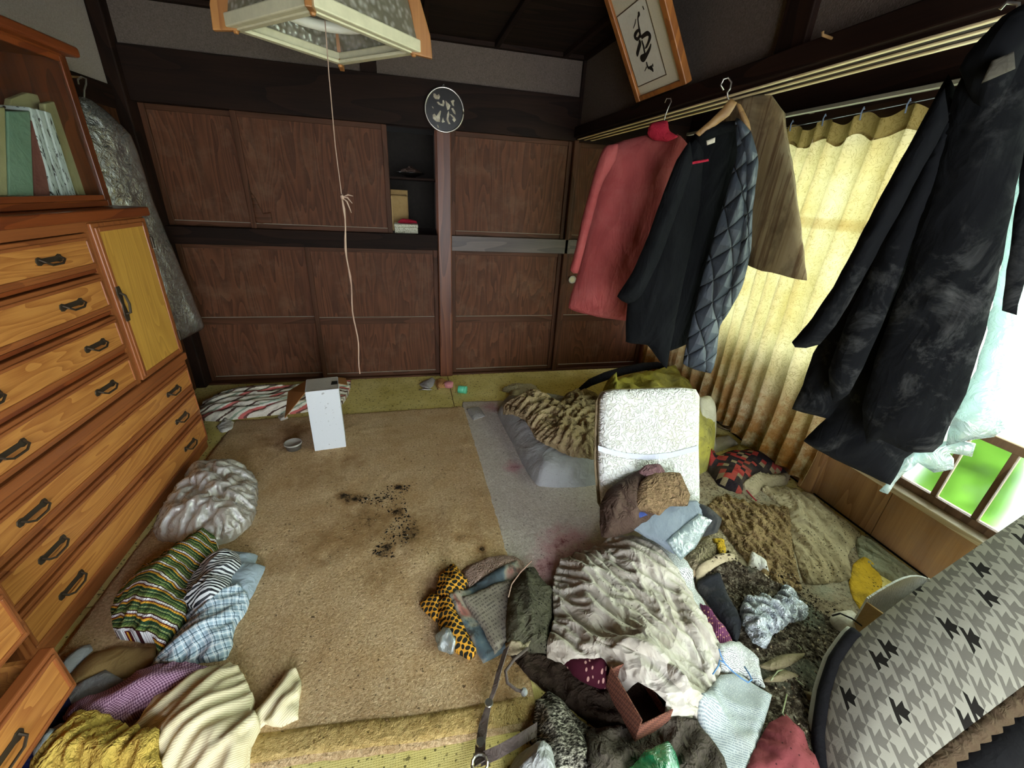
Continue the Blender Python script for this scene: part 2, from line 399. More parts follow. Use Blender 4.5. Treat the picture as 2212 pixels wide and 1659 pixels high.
def plaster(name, c1, c2):
    g = G(name, .95, .1); v = g.co()
    c = g.ramp(g.noise(v, 160, 4, .7), [(.3, c1), (.7, c2)]); c = g.mix(g.math('MULTIPLY', g.noise(v, 3, 4), .5), c, c1)
    g.col(c); g.bump(g.noise(v, 220, 3), .5, .004); return g.m
m_plaster = plaster('sandy_plaster', '4f453e', '70645b')
m_plaster_l = plaster('grey_sandy_plaster', '928680', 'b4a8a2')
m_dark = wood('smoked_dark_wood', '130b08', '271811', 'X', 8, .7, .12)
m_darkz = wood('smoked_dark_post', '150c08', '2a1a13', 'Z', 8, .7, .12)
m_darky = wood('smoked_dark_beam', '160d09', '2b1b14', 'Y', 8, .7, .12)
m_door = wood('brown_door_board', '402416', '653e28', 'Z', 12, .62, .2, dust='6b5340', cath=True)
m_rail = wood('brown_door_rail', '38200f', '573524', 'X', 9, .6, .2)
m_stile = wood('brown_door_stile', '38200f', '573524', 'Z', 9, .6, .2)
m_post = wood('reddish_polished_post', '4a2716', '74452e', 'Z', 9, .4, .3)
m_grey = wood('greyed_rail_wood', '3c312c', '5d514a', 'X', 8, .45)
m_ceil = wood('sooty_ceiling_board', '16100c', '2c2018', 'X', 6, .8, .1)
m_pale = wood('pale_track_wood', 'c9b48a', 'efe0b6', 'Y', 9, .6)
m_koshi = wood('orange_brown_wainscot', '85603c', 'b08a5c', 'Z', 9, .4, dust='8d7a66')
m_sill = wood('pale_sill_wood', 'b5a37f', 'd9cba8', 'Y', 7, .5)
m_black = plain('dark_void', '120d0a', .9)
# floor: yellowed woven rush covering, in four pieces
def rush():
    g = G('yellow_rush_matting', .85, .15); v = g.co(); s = g.sep(v)
    weave = g.math('MULTIPLY', g.wave(g.mp(v, (1, 1, 1)), 60, .6, 1, 2, 'BANDS', 'Y'), g.wave(v, 45, .6, 1, 2, 'BANDS', 'X'))
    c = g.ramp(g.noise(v, 4, 4, .6), [(.3, 'c2b062'), (.7, 'ddd08e')]); c = g.mix(g.math('MULTIPLY', weave, .25), c, '8d7a35')
    c = dirty(g, c, '2b2614', 46, .2, '8d7d4a', .35)
    d2 = g.math('MULTIPLY', g.ramp(g.noise(v, 55, 2), [(.62, 0.0), (.68, 1.0)]), .75); c = g.mix(d2, c, '3a3318')
    g.col(c); g.bump(weave, .3, .002); return g.m
m_rush = rush()
floor = struct('floor', MB().box(XL-.1, XO+.1, YN, D+.08, -.12, -.012), m_black)
for x0, x1, y0, y1 in ((XL, .268, 1.29, D+.03), (.272, XO, 1.29, D+.03), (XL, .268, YN, 1.286), (.272, XO, YN, 1.286)):
    mkobj('floor_mat', MB().box(x0, x1, y0, y1, -.012, 0), m_rush, floor, bevel=.002)
# ceiling: boards and battens
ceil = struct('ceiling', MB().box(XL-.1, XR+.05, YN, D+.1, ZC+.02, ZC+.06), m_black)
y = YN
while y < D-.02:
    mkobj('ceiling_board', MB().box(XL-.05, XR, y, min(y+.298, D+.05), ZC, ZC+.02), m_ceil, ceil); y += .3
for x in (-1.2, -.75, -.3, .15, .6, 1.05): mkobj('batten', MB().box(x-.014, x+.014, YN, D, ZC-.03, ZC), m_darky, ceil, bevel=.003)
ceil2 = struct('ceiling', MB().box(XR, XO+.15, YN, D+.1, 2.22, 2.26), m_ceil)
# back wall
wback = struct('wall_back', MB().box(XL-.1, XO+.1, D+.02, D+.10, 2.0, ZC+.05), m_plaster)
def wpart(name, b, m, parent=None, bevel=.003): return mkobj(name, MB().box(*b), m, parent or wback, bevel=bevel)
wpart('ceiling_moulding', (XL, XR, D-.02, D+.02, ZC-.025, ZC), m_dark)
wpart('lintel', (XL, XR, D-.005, D+.10, 1.752, 2.012), m_dark)
wpart('lintel', (XR, XO, D-.005, D+.10, 1.752, 2.25), m_dark)
wpart('mid_rail', (XL, .215, D-.012, D+.10, .99, 1.096), m_dark)
wpart('mid_rail', (.313, XR+.035, D-.012, D+.10, .99, 1.096), m_grey)
wpart('mid_rail', (XR+.035, XO, D+.004, D+.10, .99, 1.096), m_grey)
wpart('strut', (-.225, -.13, D+.005, D+.03, 2.01, ZC-.02), m_dark)
wpart('threshold', (XL, XO, D-.004, D+.12, -.01, .012), m_rail)
for x0, x1, mm, y0 in ((.213, .313, m_post, D-.03), (XL, XL+.07, m_darkz, D-.05), (XR-.012, XR+.024, m_stile, D-.012), (XO-.05, XO+.06, m_post, D-.02)):
    wpart('post', (x0, x1, y0, D+.12, 0, 1.76 if x0 > -1 else ZC), mm, bevel=.008)
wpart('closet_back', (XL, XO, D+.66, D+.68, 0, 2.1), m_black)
wpart('closet_shelf', (-.30, .24, D+.16, D+.6, 1.445, 1.46), m_dark)
wpart('closet_floor', (XL, .24, D+.12, D+.66, 1.06, 1.09), m_dark)
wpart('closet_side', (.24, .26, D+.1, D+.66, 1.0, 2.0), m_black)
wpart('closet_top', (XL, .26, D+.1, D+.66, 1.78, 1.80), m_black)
dn = [0]
def door(x0, x1, z0, z1, y, rails, boards, sw=.032, side='both'):
    """sliding board door: backing, stiles, rails and separate veneer boards"""
    dn[0] += 1
    o = struct('door_%d' % dn[0], MB().box(x0+.004, x1-.004, y+.016, y+.026, z0+.002, z1-.002), m_door)
    for a, b in ((x0, x0+sw), (x1-sw, x1)): mkobj('stile', MB().box(a, b, y, y+.028, z0, z1), m_stile, o, bevel=.003)
    zs = [z0]+list(rails)+[z1]
    hs = []
    for k, z in enumerate(zs):
        if k == 0: a, b = z, z+.03
        elif k == len(zs)-1: a, b = z-.03, z
        else: a, b = z-.026, z+.026
        mkobj('rail', MB().box(x0+sw, x1-sw, y+.003, y+.027, a, b), m_rail, o, bevel=.0025); hs.append((a, b))
    R = random.Random(dn[0])
    for k in range(len(zs)-1):
        a, b = hs[k][1], hs[k+1][0]; xs = [x0+sw]
        for i in range(1, boards): xs.append(x0+sw+(x1-x0-2*sw)*(i/boards+R.uniform(-.06, .06)/boards*2))
        xs.append(x1-sw)
        for i in range(boards): mkobj('board', MB().box(xs[i]+.0006, xs[i+1]-.0006, y+.011+R.uniform(0, .0015), y+.017, a, b), m_door, o)
        mkobj('dust_ledge', MB().box(x0+sw, x1-sw, y+.004, y+.012, a-.0005, a+.003), m_dust, o)
    return o
m_dust = plain('grey_dust', '958b7e', .95, .05)
y1, y2 = D+.05, D+.018
door(-1.46, -.63, .012, .99, y1, [.465], 3)
door(-.685, .213, .012, .99, y2, [.465], 4)
door(.313, 1.178, .012, .99, y2, [.465], 3)
door(1.214, 2.02, .012, .99, y2+.01, [.465], 3)
door(-1.46, -.93, 1.096, 1.752, y1, [], 3)
d6 = door(-.985, -.095, 1.096, 1.752, y2, [], 4)
door(.313, 1.178, 1.096, 1.752, y2, [], 3)
door(1.214, 2.02, 1.096, 1.752, y2+.01, [], 3)
# torn veneer on an upper door
puff('torn_veneer', [(-.955, 1.13), (-.86, 1.13), (-.855, 1.2), (-.90, 1.19), (-.93, 1.28), (-.955, 1.33)], m_rail, H=.004, w=.03, wr=.004, res=.014, rnd=.2, wob=.006,
     frame=((0, y2+.004, 0), (1, 0, 0), (0, 0, 1), (0, -1, 0)), back=.001, parent=d6)
# left wall
wl = struct('wall_left', MB().box(XL-.1, XL, YN, D+.05, 0, ZC+.05), m_plaster_l)
mkobj('beam', MB().box(XL, XL+.018, YN, D-.05, 1.70, 1.81), m_darky, wl, bevel=.003)
mkobj('lower_board', MB().box(XL, XL+.008, YN, D-.05, 0.0, 1.70), m_stile, wl)
# right partition: plaster above an open lintel with sliding-door tracks
wr_ = struct('wall_right', MB().box(XR+.02, XR+.10, YN, D+.02, 1.83, ZC+.05), m_plaster)
mkobj('picture_rail', MB().box(XR-.02, XR+.03, YN, D-.0, 1.775, 1.838), m_darky, wr_, bevel=.004)
mkobj('lintel', MB().box(XR+.005, XR+.13, YN, D, 1.765, 1.84), m_darky, wr_)
for a in (XR+.002, XR+.050, XR+.100): mkobj('track_ridge', MB().box(a, a+.015, YN, D-.02, 1.7605, 1.766), m_pale, wr_, bevel=.002)
mkobj('ceiling_moulding', MB().box(XR-.01, XR+.03, YN, D, ZC-.025, ZC), m_darky, wr_)
for ya, yb in ((1.325, 1.44), (-.5, -.39)): mkobj('post', MB().box(XR-.002, XR+.12, ya, yb, 1.83, ZC), m_darkz, wr_, bevel=.004)
# outer wall with wainscot and windows
ow = struct('wall_window', MB().box(XO, XO+.10, YN, D+.05, 1.86, 2.26), m_darky)
mkobj('wall_foot', MB().box(XO+.02, XO+.10, YN, D+.05, -.02, .27), m_black, ow)
yy = YN; R0 = random.Random(3)
while yy < D-.02:
    wdt = R0.choice((.45, .62, .8)); mkobj('wainscot_board', MB().box(XO-.004+R0.uniform(0, .002), XO+.02, yy, min(yy+wdt, D)-.002, .01, .268), m_koshi, ow, bevel=.002); yy += wdt
mkobj('wainscot_post', MB().box(XO-.03, XO+.04, 1.36, 1.44, 0, 1.86), m_koshi, ow, bevel=.006)
mkobj('sill', MB().box(XO-.025, XO+.10, YN, D, .266, .292), m_sill, ow, bevel=.004)
mkobj('window_head', MB().box(XO-.015, XO+.10, YN, D, 1.76, 1.87), m_darky, ow, bevel=.004)
def frosted(name, tint, tr=.55):
    g = G(name, .3, .4); tl = g.n('ShaderNodeBsdfTranslucent'); tp = g.n('ShaderNodeBsdfTransparent'); gl = g.n('ShaderNodeBsdfGlossy')
    tl.inputs[0].default_value = srgb(tint); tp.inputs[0].default_value = srgb(tint); gl.inputs['Roughness'].default_value = .25
    a = g.n('ShaderNodeMixShader'); a.inputs[0].default_value = tr; g.l(tl.outputs[0], a.inputs[1]); g.l(tp.outputs[0], a.inputs[2])
    b = g.n('ShaderNodeMixShader'); b.inputs[0].default_value = .05; g.l(a.outputs[0], b.inputs[1]); g.l(gl.outputs[0], b.inputs[2])
    bp = g.n('ShaderNodeBump'); bp.inputs['Strength'].default_value = .4; bp.inputs['Distance'].default_value = .003
    g.l(g.voro(g.co(), 130), bp.inputs['Height']); g.l(bp.outputs[0], tl.inputs['Normal']); g.l(bp.outputs[0], gl.inputs['Normal'])
    g.l(b.outputs[0], g.out.inputs[0]); return g.m
def blurry(name, tint):
    g = G(name); rf = g.n('ShaderNodeBsdfRefraction'); rf.inputs['Color'].default_value = srgb(tint); rf.inputs['Roughness'].default_value = .45; rf.inputs['IOR'].default_value = 1.12
    g.l(rf.outputs[0], g.out.inputs[0]); return g.m
m_frost = blurry('frosted_pane', 'f2f8f6'); m_patt = frosted('patterned_pane', 'e6ecdf', .8)
m_sash = wood('weathered_sash_wood', '6d563f', '94785a', 'Z', 8, .6)
def window(n, ya, yb, x):
    o = struct('window_%d' % n, MB().box(x, x+.03, ya, yb, 1.725, 1.762), m_sash, bevel=.003)
    mkobj('sash_rail', MB().box(x, x+.03, ya, yb, .29, .325), m_sash, o, bevel=.003)
    mkobj('sash_rail', MB().box(x, x+.03, ya, yb, .625, .66), m_sash, o, bevel=.003)
    for a in (ya, yb-.035): mkobj('sash_stile', MB().box(x, x+.03, a, a+.035, .29, 1.762), m_sash, o, bevel=.003)
    ma, mb_ = onplane(2136, 1075, (x+.015, 0, 0), Vector((1, 0, 0))).y, onplane(2041, 1031, (x+.015, 0, 0), Vector((1, 0, 0))).y
    st = abs(mb_-ma); k0 = math.ceil((ya+.06-ma)/st); ms = [ya+.035]
    while ma+k0*st < yb-.06: ms.append(ma+k0*st); k0 += 1
    ms.append(yb-.035); k = len(ms)-1
    for i in range(k):
        a = ms[i]; st = ms[i+1]-ms[i]
        if i: mkobj('muntin', MB().box(x+.004, x+.026, a-.010, a+.010, .325, .625), m_sash, o, bevel=.002)
        mkobj('pane', MB().box(x+.013, x+.016, a+(.009 if i else 0), a+st-(.009 if i < k-1 else 0), .325, .625), m_frost, o)
    mkobj('pane', MB().box(x+.013, x+.016, ya+.035, yb-.035, .66, 1.725), m_patt, o)
window(1, .26, 1.40, XO+.03); window(2, -1.42, .30, XO+.065); window(3, 1.40, 3.0, XO+.065)
# unseen wall behind the viewer, opening sized to admit frontal fill light
wf = struct('wall_front', MB().box(XL-.1, -.3, YN-.1, YN, 0, ZC), m_plaster)
mkobj('wall_panel', MB().box(1.0, XO+.1, YN-.1, YN, 0, ZC), m_plaster, wf)
mkobj('wall_panel', MB().box(-.3, 1.0, YN-.1, YN, 1.75, ZC), m_plaster, wf)
# garden outside the window
def garden_m():
    g = G('garden_green', .9, .1); g.col(g.ramp(g.noise(g.co(), 9, 5, .7), [(.3, '4f7a22'), (.7, '86b545')])); return g.m
struct('garden_ground', MB().box(XO+.12, 14, -6, 9, -.5, -.45), plaster('pale_gravel', 'a8aaa4', 'cfd1cc'))
def shrub(loc, r, h, seed, lab):
    rs = np.random.RandomState(seed); mb = MB()
    for _ in range(1600):
        t = rs.uniform(0, 2*math.pi); q = rs.uniform(-.2, 1); rad = r*math.sqrt(max(0, 1-q*q))*rs.uniform(.75, 1.05)
        p = Vector((loc[0]+rad*math.cos(t), loc[1]+rad*math.sin(t), loc[2]+h*(.35+.6*q))); s = rs.uniform(.035, .06)
        a = Vector(rs.normal(size=3)).normalized()*s; b = Vector(rs.normal(size=3)).normalized()*s*.6
        mb.add([p-a, p-b, p+a, p+b], [(0, 1, 2, 3)])
    t = thing('garden_shrub', lab, 'shrub', loc, world=True)
    mkobj('foliage', mb, garden_m2, t); mkobj('stem', MB().tube([loc, (loc[0], loc[1], loc[2]+h*.6)], .03), m_koshi, t)
garden_m2 = garden_m()
shrub((3.0, 1.25, -.45), .2, 1.0, 5, 'pale green shrub seen through the small green window pane')
# ================================================================== CHESTS ON THE LEFT
m_ch = wood('honey_drawer_veneer', '94592a', 'c08646', 'Y', 16, .38, .4, cath=True, bump=.05)
m_chf = wood('red_brown_chest_frame', '754022', '985a30', 'Y', 9, .35, .4, bump=.05)
m_chz = wood('red_brown_chest_stile', '754022', '985a30', 'Z', 9, .35, .4, bump=.05)
m_chd = wood('dark_red_chest_top', '5f2c17', '84431f', 'Y', 9, .3, .45, bump=.05)
m_yel = wood('yellow_door_veneer', 'a87a34', 'c99a48', 'Z', 14, .35, .4, cath=True, bump=.05)
m_brz = plain('dark_bronze', '51463a', .45, .5, .7)
CX = -1.14
def pull(parent, y, z, x=CX, L=.115):
    """bronze drawer pull: shaped back plate with a drop bail"""
    pl = [(-.5, 0), (-.46, .3), (-.36, .36), (-.26, .22), (.26, .22), (.36, .36), (.46, .3), (.5, 0), (.46, -.3), (.36, -.36), (.26, -.24), (-.26, -.24), (-.36, -.36), (-.46, -.3)]
    fr = (Vector((x, y, z)), Vector((0, 1, 0)), Vector((0, 0, 1)), Vector((1, 0, 0)))
    h = mkobj('handle', MB().prism([(a*L, b*L*.32) for a, b in pl], 0, .003, fr), m_brz, parent, bevel=.001)
    b = [(x+.004, y-L*.38, z+.006), (x+.018, y-L*.36, z-.002), (x+.021, y-L*.2, z-.013), (x+.021, y+L*.2, z-.013), (x+.018, y+L*.36, z-.002), (x+.004, y+L*.38, z+.006)]
    mkobj('bail', MB().tube(b, .0036, 6), m_brz, h)
def drawer(parent, y0, y1, z0, z1, hs, x=CX, pr=.016):
    d = mkobj('drawer', MB().box(x-.02, x+pr*.55, y0, y1, z0, z1), m_chf, parent, bevel=.004)
    b = .021; xo = x+pr*.55
    # raised moulding around the veneer field
    for a in ((y0+b*.6, y1-b*.6, z0+b*.6, z0+b*1.1), (y0+b*.6, y1-b*.6, z1-b*1.1, z1-b*.6)): mkobj('moulding', MB().box(xo-.002, xo+.006, a[0], a[1], a[2], a[3]), m_chf, d, bevel=.003)
    for a in ((y0+b*.6, y0+b*1.1), (y1-b*1.1, y1-b*.6)): mkobj('moulding', MB().box(xo-.002, xo+.006, a[0], a[1], z0+b*1.1, z1-b*1.1), m_chz, d, bevel=.003)
    mkobj('veneer_panel', MB().box(xo-.002, xo+.0025, y0+b*1.1, y1-b*1.1, z0+b*1.1, z1-b*1.1), m_ch, d)
    for hy in hs: pull(d, hy, (z0+z1)/2, xo+.002)
    return d
def case(parent, x0, x1, y0, y1, z0, z1, t=.022, mz=None, mf=None):
    mz = mz or m_chz; mf = mf or m_chf
    for n, b, mm in (('side', (x0, x1, y0, y0+t, z0, z1), mz), ('side', (x0, x1, y1-t, y1, z0, z1), mz), ('back', (x0, x0+.01, y0+t, y1-t, z0, z1), mz),
                     ('bottom', (x0+.01, x1, y0+t, y1-t, z0, z0+t), mf), ('top', (x0+.01, x1, y0+t, y1-t, z1-t, z1), mf)): mkobj(n, MB().box(*b), mm, parent, bevel=.002)
Y0, Y1 = 1.06, 2.315
low = thing('chest_of_drawers', 'lowest wooden chest of the left stack, with three wide drawers, standing on the floor', 'chest', (-1.33, 1.69, 0), world=True)
case(low, XL+.03, CX, Y0, Y1, .045, .525)
mkobj('plinth', MB().box(XL+.05, CX-.006, Y0+.004, Y1-.004, 0, .06), m_chf, low, bevel=.003)
for a in (.365, .215): mkobj('divider', MB().box(CX-.1, CX-.001, Y0+.02, Y1-.02, a, a+.012), m_chf, low)
for a, b in ((.38, .505), (.228, .362), (.066, .212)): drawer(low, Y0+.012, Y1-.012, a, b, (1.262, 2.112))
mid = thing('chest_of_drawers', 'middle chest of the left stack, four drawers beside a yellow veneered door', 'chest', (-1.33, 1.69, .527), world=True)
case(mid, XL+.03, CX-.004, Y0, Y1, .528, 1.222)
mkobj('base_moulding', MB().box(XL+.03, CX+.012, Y0-.004, Y1+.006, .528, .565), m_chf, mid, bevel=.006)
mkobj('top_slab', MB().box(XL+.02, CX+.024, Y0-.012, Y1+.018, 1.212, 1.25), m_chd, mid, bevel=.008, seg=3)
mkobj('rail', MB().box(CX-.1, CX+.004, Y0+.01, 1.93, 1.178, 1.213), m_chf, mid, bevel=.002)
mkobj('stile', MB().box(CX-.1, CX-.002, 1.912, 1.942, .565, 1.212), m_chz, mid)
for a in (.715, .875, 1.035): mkobj('divider', MB().box(CX-.1, CX-.003, Y0+.02, 1.912, a, a+.012), m_chd, mid)
for a, b, h in ((1.05, 1.175, (1.27, 1.69)), (.892, 1.03, (1.28, 1.71)), (.732, .87, (1.29, 1.745)), (.575, .712, (1.29, 1.715))): drawer(mid, Y0+.012, 1.908, a, b, h)
dr = mkobj('door', MB().box(CX-.02, CX+.008, 1.944, Y1-.006, .572, 1.205), m_chz, mid, bevel=.004)
for b in ((1.955, 1.972, .585, 1.19), (2.268, 2.285, .585, 1.19)): mkobj('moulding', MB().box(CX+.006, CX+.014, *b), m_chz, dr, bevel=.003)
for b in ((1.972, 2.268, .585, .602), (1.972, 2.268, 1.173, 1.19)): mkobj('moulding', MB().box(CX+.006, CX+.014, *b), m_chf, dr, bevel=.003)
fset(mkobj('veneer_panel', MB().box(CX+.004, CX+.0105, 1.972, 2.268, .602, 1.173), m_yel, dr), {'label': 'yellow wood-grain door panel'})
hd = mkobj('handle', MB().prism([(-.011, -.07), (.011, -.07), (.016, -.045), (.008, 0), (.016, .045), (.011, .07), (-.011, .07), (-.016, .045), (-.008, 0), (-.016, -.045)], 0, .004,
     (Vector((CX+.012, 1.965, .9)), Vector((0, 1, 0)), Vector((0, 0, 1)), Vector((1, 0, 0)))), m_brz, dr, bevel=.001)
mkobj('bail', MB().tube([(CX+.016, 1.965, .945), (CX+.03, 1.967, .935), (CX+.034, 1.969, .9), (CX+.03, 1.967, .865), (CX+.016, 1.965, .86)], .005, 6), m_brz, hd)
for z in (.66, 1.1): mkobj('hinge', MB().box(CX+.006, CX+.016, Y1-.016, Y1-.002, z-.025, z+.025), m_brz, dr, bevel=.002)
# glazed bookcase on top
BX = -1.2
bk = thing('bookcase', 'glass fronted bookcase standing on top of the chests', 'bookcase', (-1.36, 1.66, 1.251), world=True)
m_chdz = wood('dark_red_bookcase_wood', '4a2412', '6e381c', 'Z', 9, .3, .45, bump=.05)
case(bk, XL+.03, BX-.004, 1.1, 2.245, 1.252, 1.775, mz=m_chdz, mf=m_chd)
fset(mkobj('back_panel', MB().box(XL+.042, XL+.05, 1.12, 2.22, 1.27, 1.76), m_chdz, bk), {})
mkobj('cornice', MB().box(XL+.02, BX+.035, 1.09, 2.268, 1.765, 1.80), m_chd, bk, bevel=.01, seg=3)
def glass(name, tint='f4f8f6', refl=.06, rough=.03):
    g = G(name); tp = g.n('ShaderNodeBsdfTransparent'); tp.inputs[0].default_value = srgb(tint); gl = g.n('ShaderNodeBsdfGlossy'); gl.inputs['Roughness'].default_value = rough
    a = g.n('ShaderNodeMixShader'); a.inputs[0].default_value = refl; g.l(tp.outputs[0], a.inputs[1]); g.l(gl.outputs[0], a.inputs[2]); g.l(a.outputs[0], g.out.inputs[0]); return g.m
m_glass = glass('clear_glass')
for ya, yb, xg in ((1.64, 2.22, BX), (1.12, 1.68, BX-.012)):
    s = mkobj('glass_door', MB().box(xg-.01, xg+.004, yb-.026, yb, 1.275, 1.757), m_chdz, bk, bevel=.002)
    mkobj('door_stile', MB().box(xg-.01, xg+.004, ya, ya+.026, 1.275, 1.757), m_chdz, s, bevel=.002)
    for a in (1.275, 1.737): mkobj('door_rail', MB().box(xg-.01, xg+.004, ya+.026, yb-.026, a, a+.02), m_chd, s, bevel=.002)
    mkobj('pane', MB().box(xg-.004, xg-.001, ya+.026, yb-.026, 1.295, 1.737), m_glass, s)
# contents of the bookcase, outlines measured on the plane just behind the glass
def bc(px, x): return [(lambda p: (p.y, max(p.z, 1.2755)))(onplane(a, b, (x, 0, 0), Vector((1, 0, 0)))) for a, b in px]
FB = lambda x: (Vector((x, 0, 0)), Vector((0, 1, 0)), Vector((0, 0, 1)), Vector((-1, 0, 0)))
def booky(name, px, x, dep, mm, label, cat, parts=None):
    t = thing(name, label, cat, (x-dep/2, bc(px, x)[0][0], 1.276), world=True); q = bc(px, x)
    mkobj('cover', MB().prism(q, 0, dep, FB(x)), mm, t, bevel=.004)
    if parts: parts(t, q, x)
    return t
m_cream = clothm('cream_cardboard', 'b8ab84', 'a0936a', dirt='6f6547', wr=.15)
m_greenb = clothm('green_book_cloth', '8aa08c', '74907c', dirt='5c7064', wr=.2)
m_redb = clothm('dull_red_book_cloth', '8f5a52', '75423e', wr=.2)
def printed(name, base, ink, sc=(30, 9, 30), thr=.56):
    g = G(name, .7, .2); v = g.co(); n = g.noise(g.mp(v, sc), 1.0, 3, .7); c = g.mix(g.ramp(n, [(thr, 0.0), (thr+.03, 1.0)]), base, ink)
    c = g.mix(g.math('MULTIPLY', g.noise(v, 18, 4), .35), c, '8a8074'); g.col(c); return g.m
m_print = printed('printed_white_paper', 'dfe2e2', '2b2a30', (30, 140, 22), .57)
booky('cardboard_folder', [(172, 424), (208, 424), (152, 238), (138, 214), (96, 224), (108, 300)], BX-.075, .02, m_cream, 'tan cardboard folder leaning at the right end of the bookcase', 'folder')
booky('cardboard_folder', [(20, 240), (24, 214), (60, 200), (110, 210), (112, 240), (96, 300), (100, 400), (30, 400)], BX-.12, .02, m_cream, 'crumpled tan folder behind the green book in the bookcase', 'folder')
for k in range(3):
    a, b = k*13, k*13
    booky('magazine', [(118+a+k*4, 424), (132+a+k*4, 424), (78+b*1.25, 236+k*4), (64+b*1.25, 231+k*4)], BX-.055, .11-.02*k, m_print,
          ['white printed magazine leaning on the red book in the bookcase', 'white printed magazine in the middle of three leaning in the bookcase', 'white printed magazine nearest the tan folder in the bookcase'][k], 'magazine', None)['group'] = 'leaning magazines'
booky('book', [(78, 424), (110, 424), (82, 270), (66, 258), (68, 300)], BX-.06, .13, m_redb, 'dull red book leaning beside the green book', 'book')
def gpart(t, q, x): mkobj('pages', MB().box(x-.006, x+.001, q[1][0]-.012, q[1][0]-.001, 1.285, q[2][1]-.02), m_cream, t)
booky('book', [(20, 424), (74, 424), (66, 240), (16, 240)], BX-.05, .15, m_greenb, 'thick dusty green book upright in the bookcase', 'book')
booky('book', [(-40, 424), (18, 424), (12, 232), (-30, 232)], BX-.045, .15, m_cream, 'cream cloth book at the left edge of the bookcase view', 'book')
# second, lower chest nearer the viewer with two drawers pulled out
near = thing('chest_of_drawers', 'low chest at the lower left corner with two drawers pulled open', 'chest', (-1.3, .5, 0), world=True)
case(near, XL+.03, CX-.0, -.1, 1.0, .0, .5)
def pulled(x, y0, y1, z0, z1, hs):
    d = drawer(near, y0, y1, z0, z1, hs, x=x, pr=.02)
    for ya, yb in ((y0+.015, y0+.027), (y1-.027, y1-.015)): mkobj('drawer_side', MB().box(CX-.02, x-.018, ya, yb, z0+.01, z1-.015), m_ch, d)
    mkobj('drawer_floor', MB().box(CX-.02, x-.018, y0+.02, y1-.02, z0+.012, z0+.018), m_ch, d)
pulled(-1.005, .0, .965, .285, .455, (.72,))
pulled(-.935, .0, .922, .115, .275, (.72,))
raise_box([(XL, -.1), (-1.15, -.1), (-1.15, 2.31), (XL, 2.31)], .1)

# ================================================================== PENDANT LAMP
LX, LY, LZ = -.215, 1.765, 1.80
lamp = thing('pendant_lamp', 'square pendant lamp with patterned glass panels and orange wooden corners', 'lamp', (LX, LY, LZ), math.radians(45))
m_or = wood('orange_lamp_wood', '7c4f28', 'a0703e', 'Z', 9, .4)
m_cf = plain('cream_lamp_frame', 'c9c4a4', .4, .4)
def patterned_glass():
    g = G('pressed_pattern_glass'); tp = g.n('ShaderNodeBsdfTransparent'); tp.inputs[0].default_value = srgb('d6d2c4'); tl = g.n('ShaderNodeBsdfTranslucent'); tl.inputs[0].default_value = srgb('c8c3ae'); gl = g.n('ShaderNodeBsdfGlossy'); gl.inputs['Roughness'].default_value = .2
    df = g.n('ShaderNodeBsdfDiffuse'); df.inputs[0].default_value = srgb('b3ad9a')
    bp = g.n('ShaderNodeBump'); bp.inputs['Strength'].default_value = 1; bp.inputs['Distance'].default_value = .006
    vv_ = g.voro(g.co(), 60, 'SMOOTH_F1'); g.l(vv_, bp.inputs['Height']); cr_ = g.ramp(vv_, [(.12, 'e9e6da'), (.5, 'a39d89')]); g.l(cr_, df.inputs[0]); g.l(cr_, tl.inputs[0])  # cell tones put the highlights of the pressed relief into the glass colour
    for q in (tl, gl, df): g.l(bp.outputs[0], q.inputs['Normal'])
    a = g.n('ShaderNodeMixShader'); a.inputs[0].default_value = .5; g.l(tl.outputs[0], a.inputs[1]); g.l(df.outputs[0], a.inputs[2])
    b = g.n('ShaderNodeMixShader'); b.inputs[0].default_value = .45; g.l(a.outputs[0], b.inputs[1]); g.l(tp.outputs[0], b.inputs[2])
    c = g.n('ShaderNodeMixShader'); c.inputs[0].default_value = .12; g.l(b.outputs[0], c.inputs[1]); g.l(gl.outputs[0], c.inputs[2]); g.l(c.outputs[0], g.out.inputs[0]); return g.m
m_pg = patterned_glass()
hs, hb = .20, .25
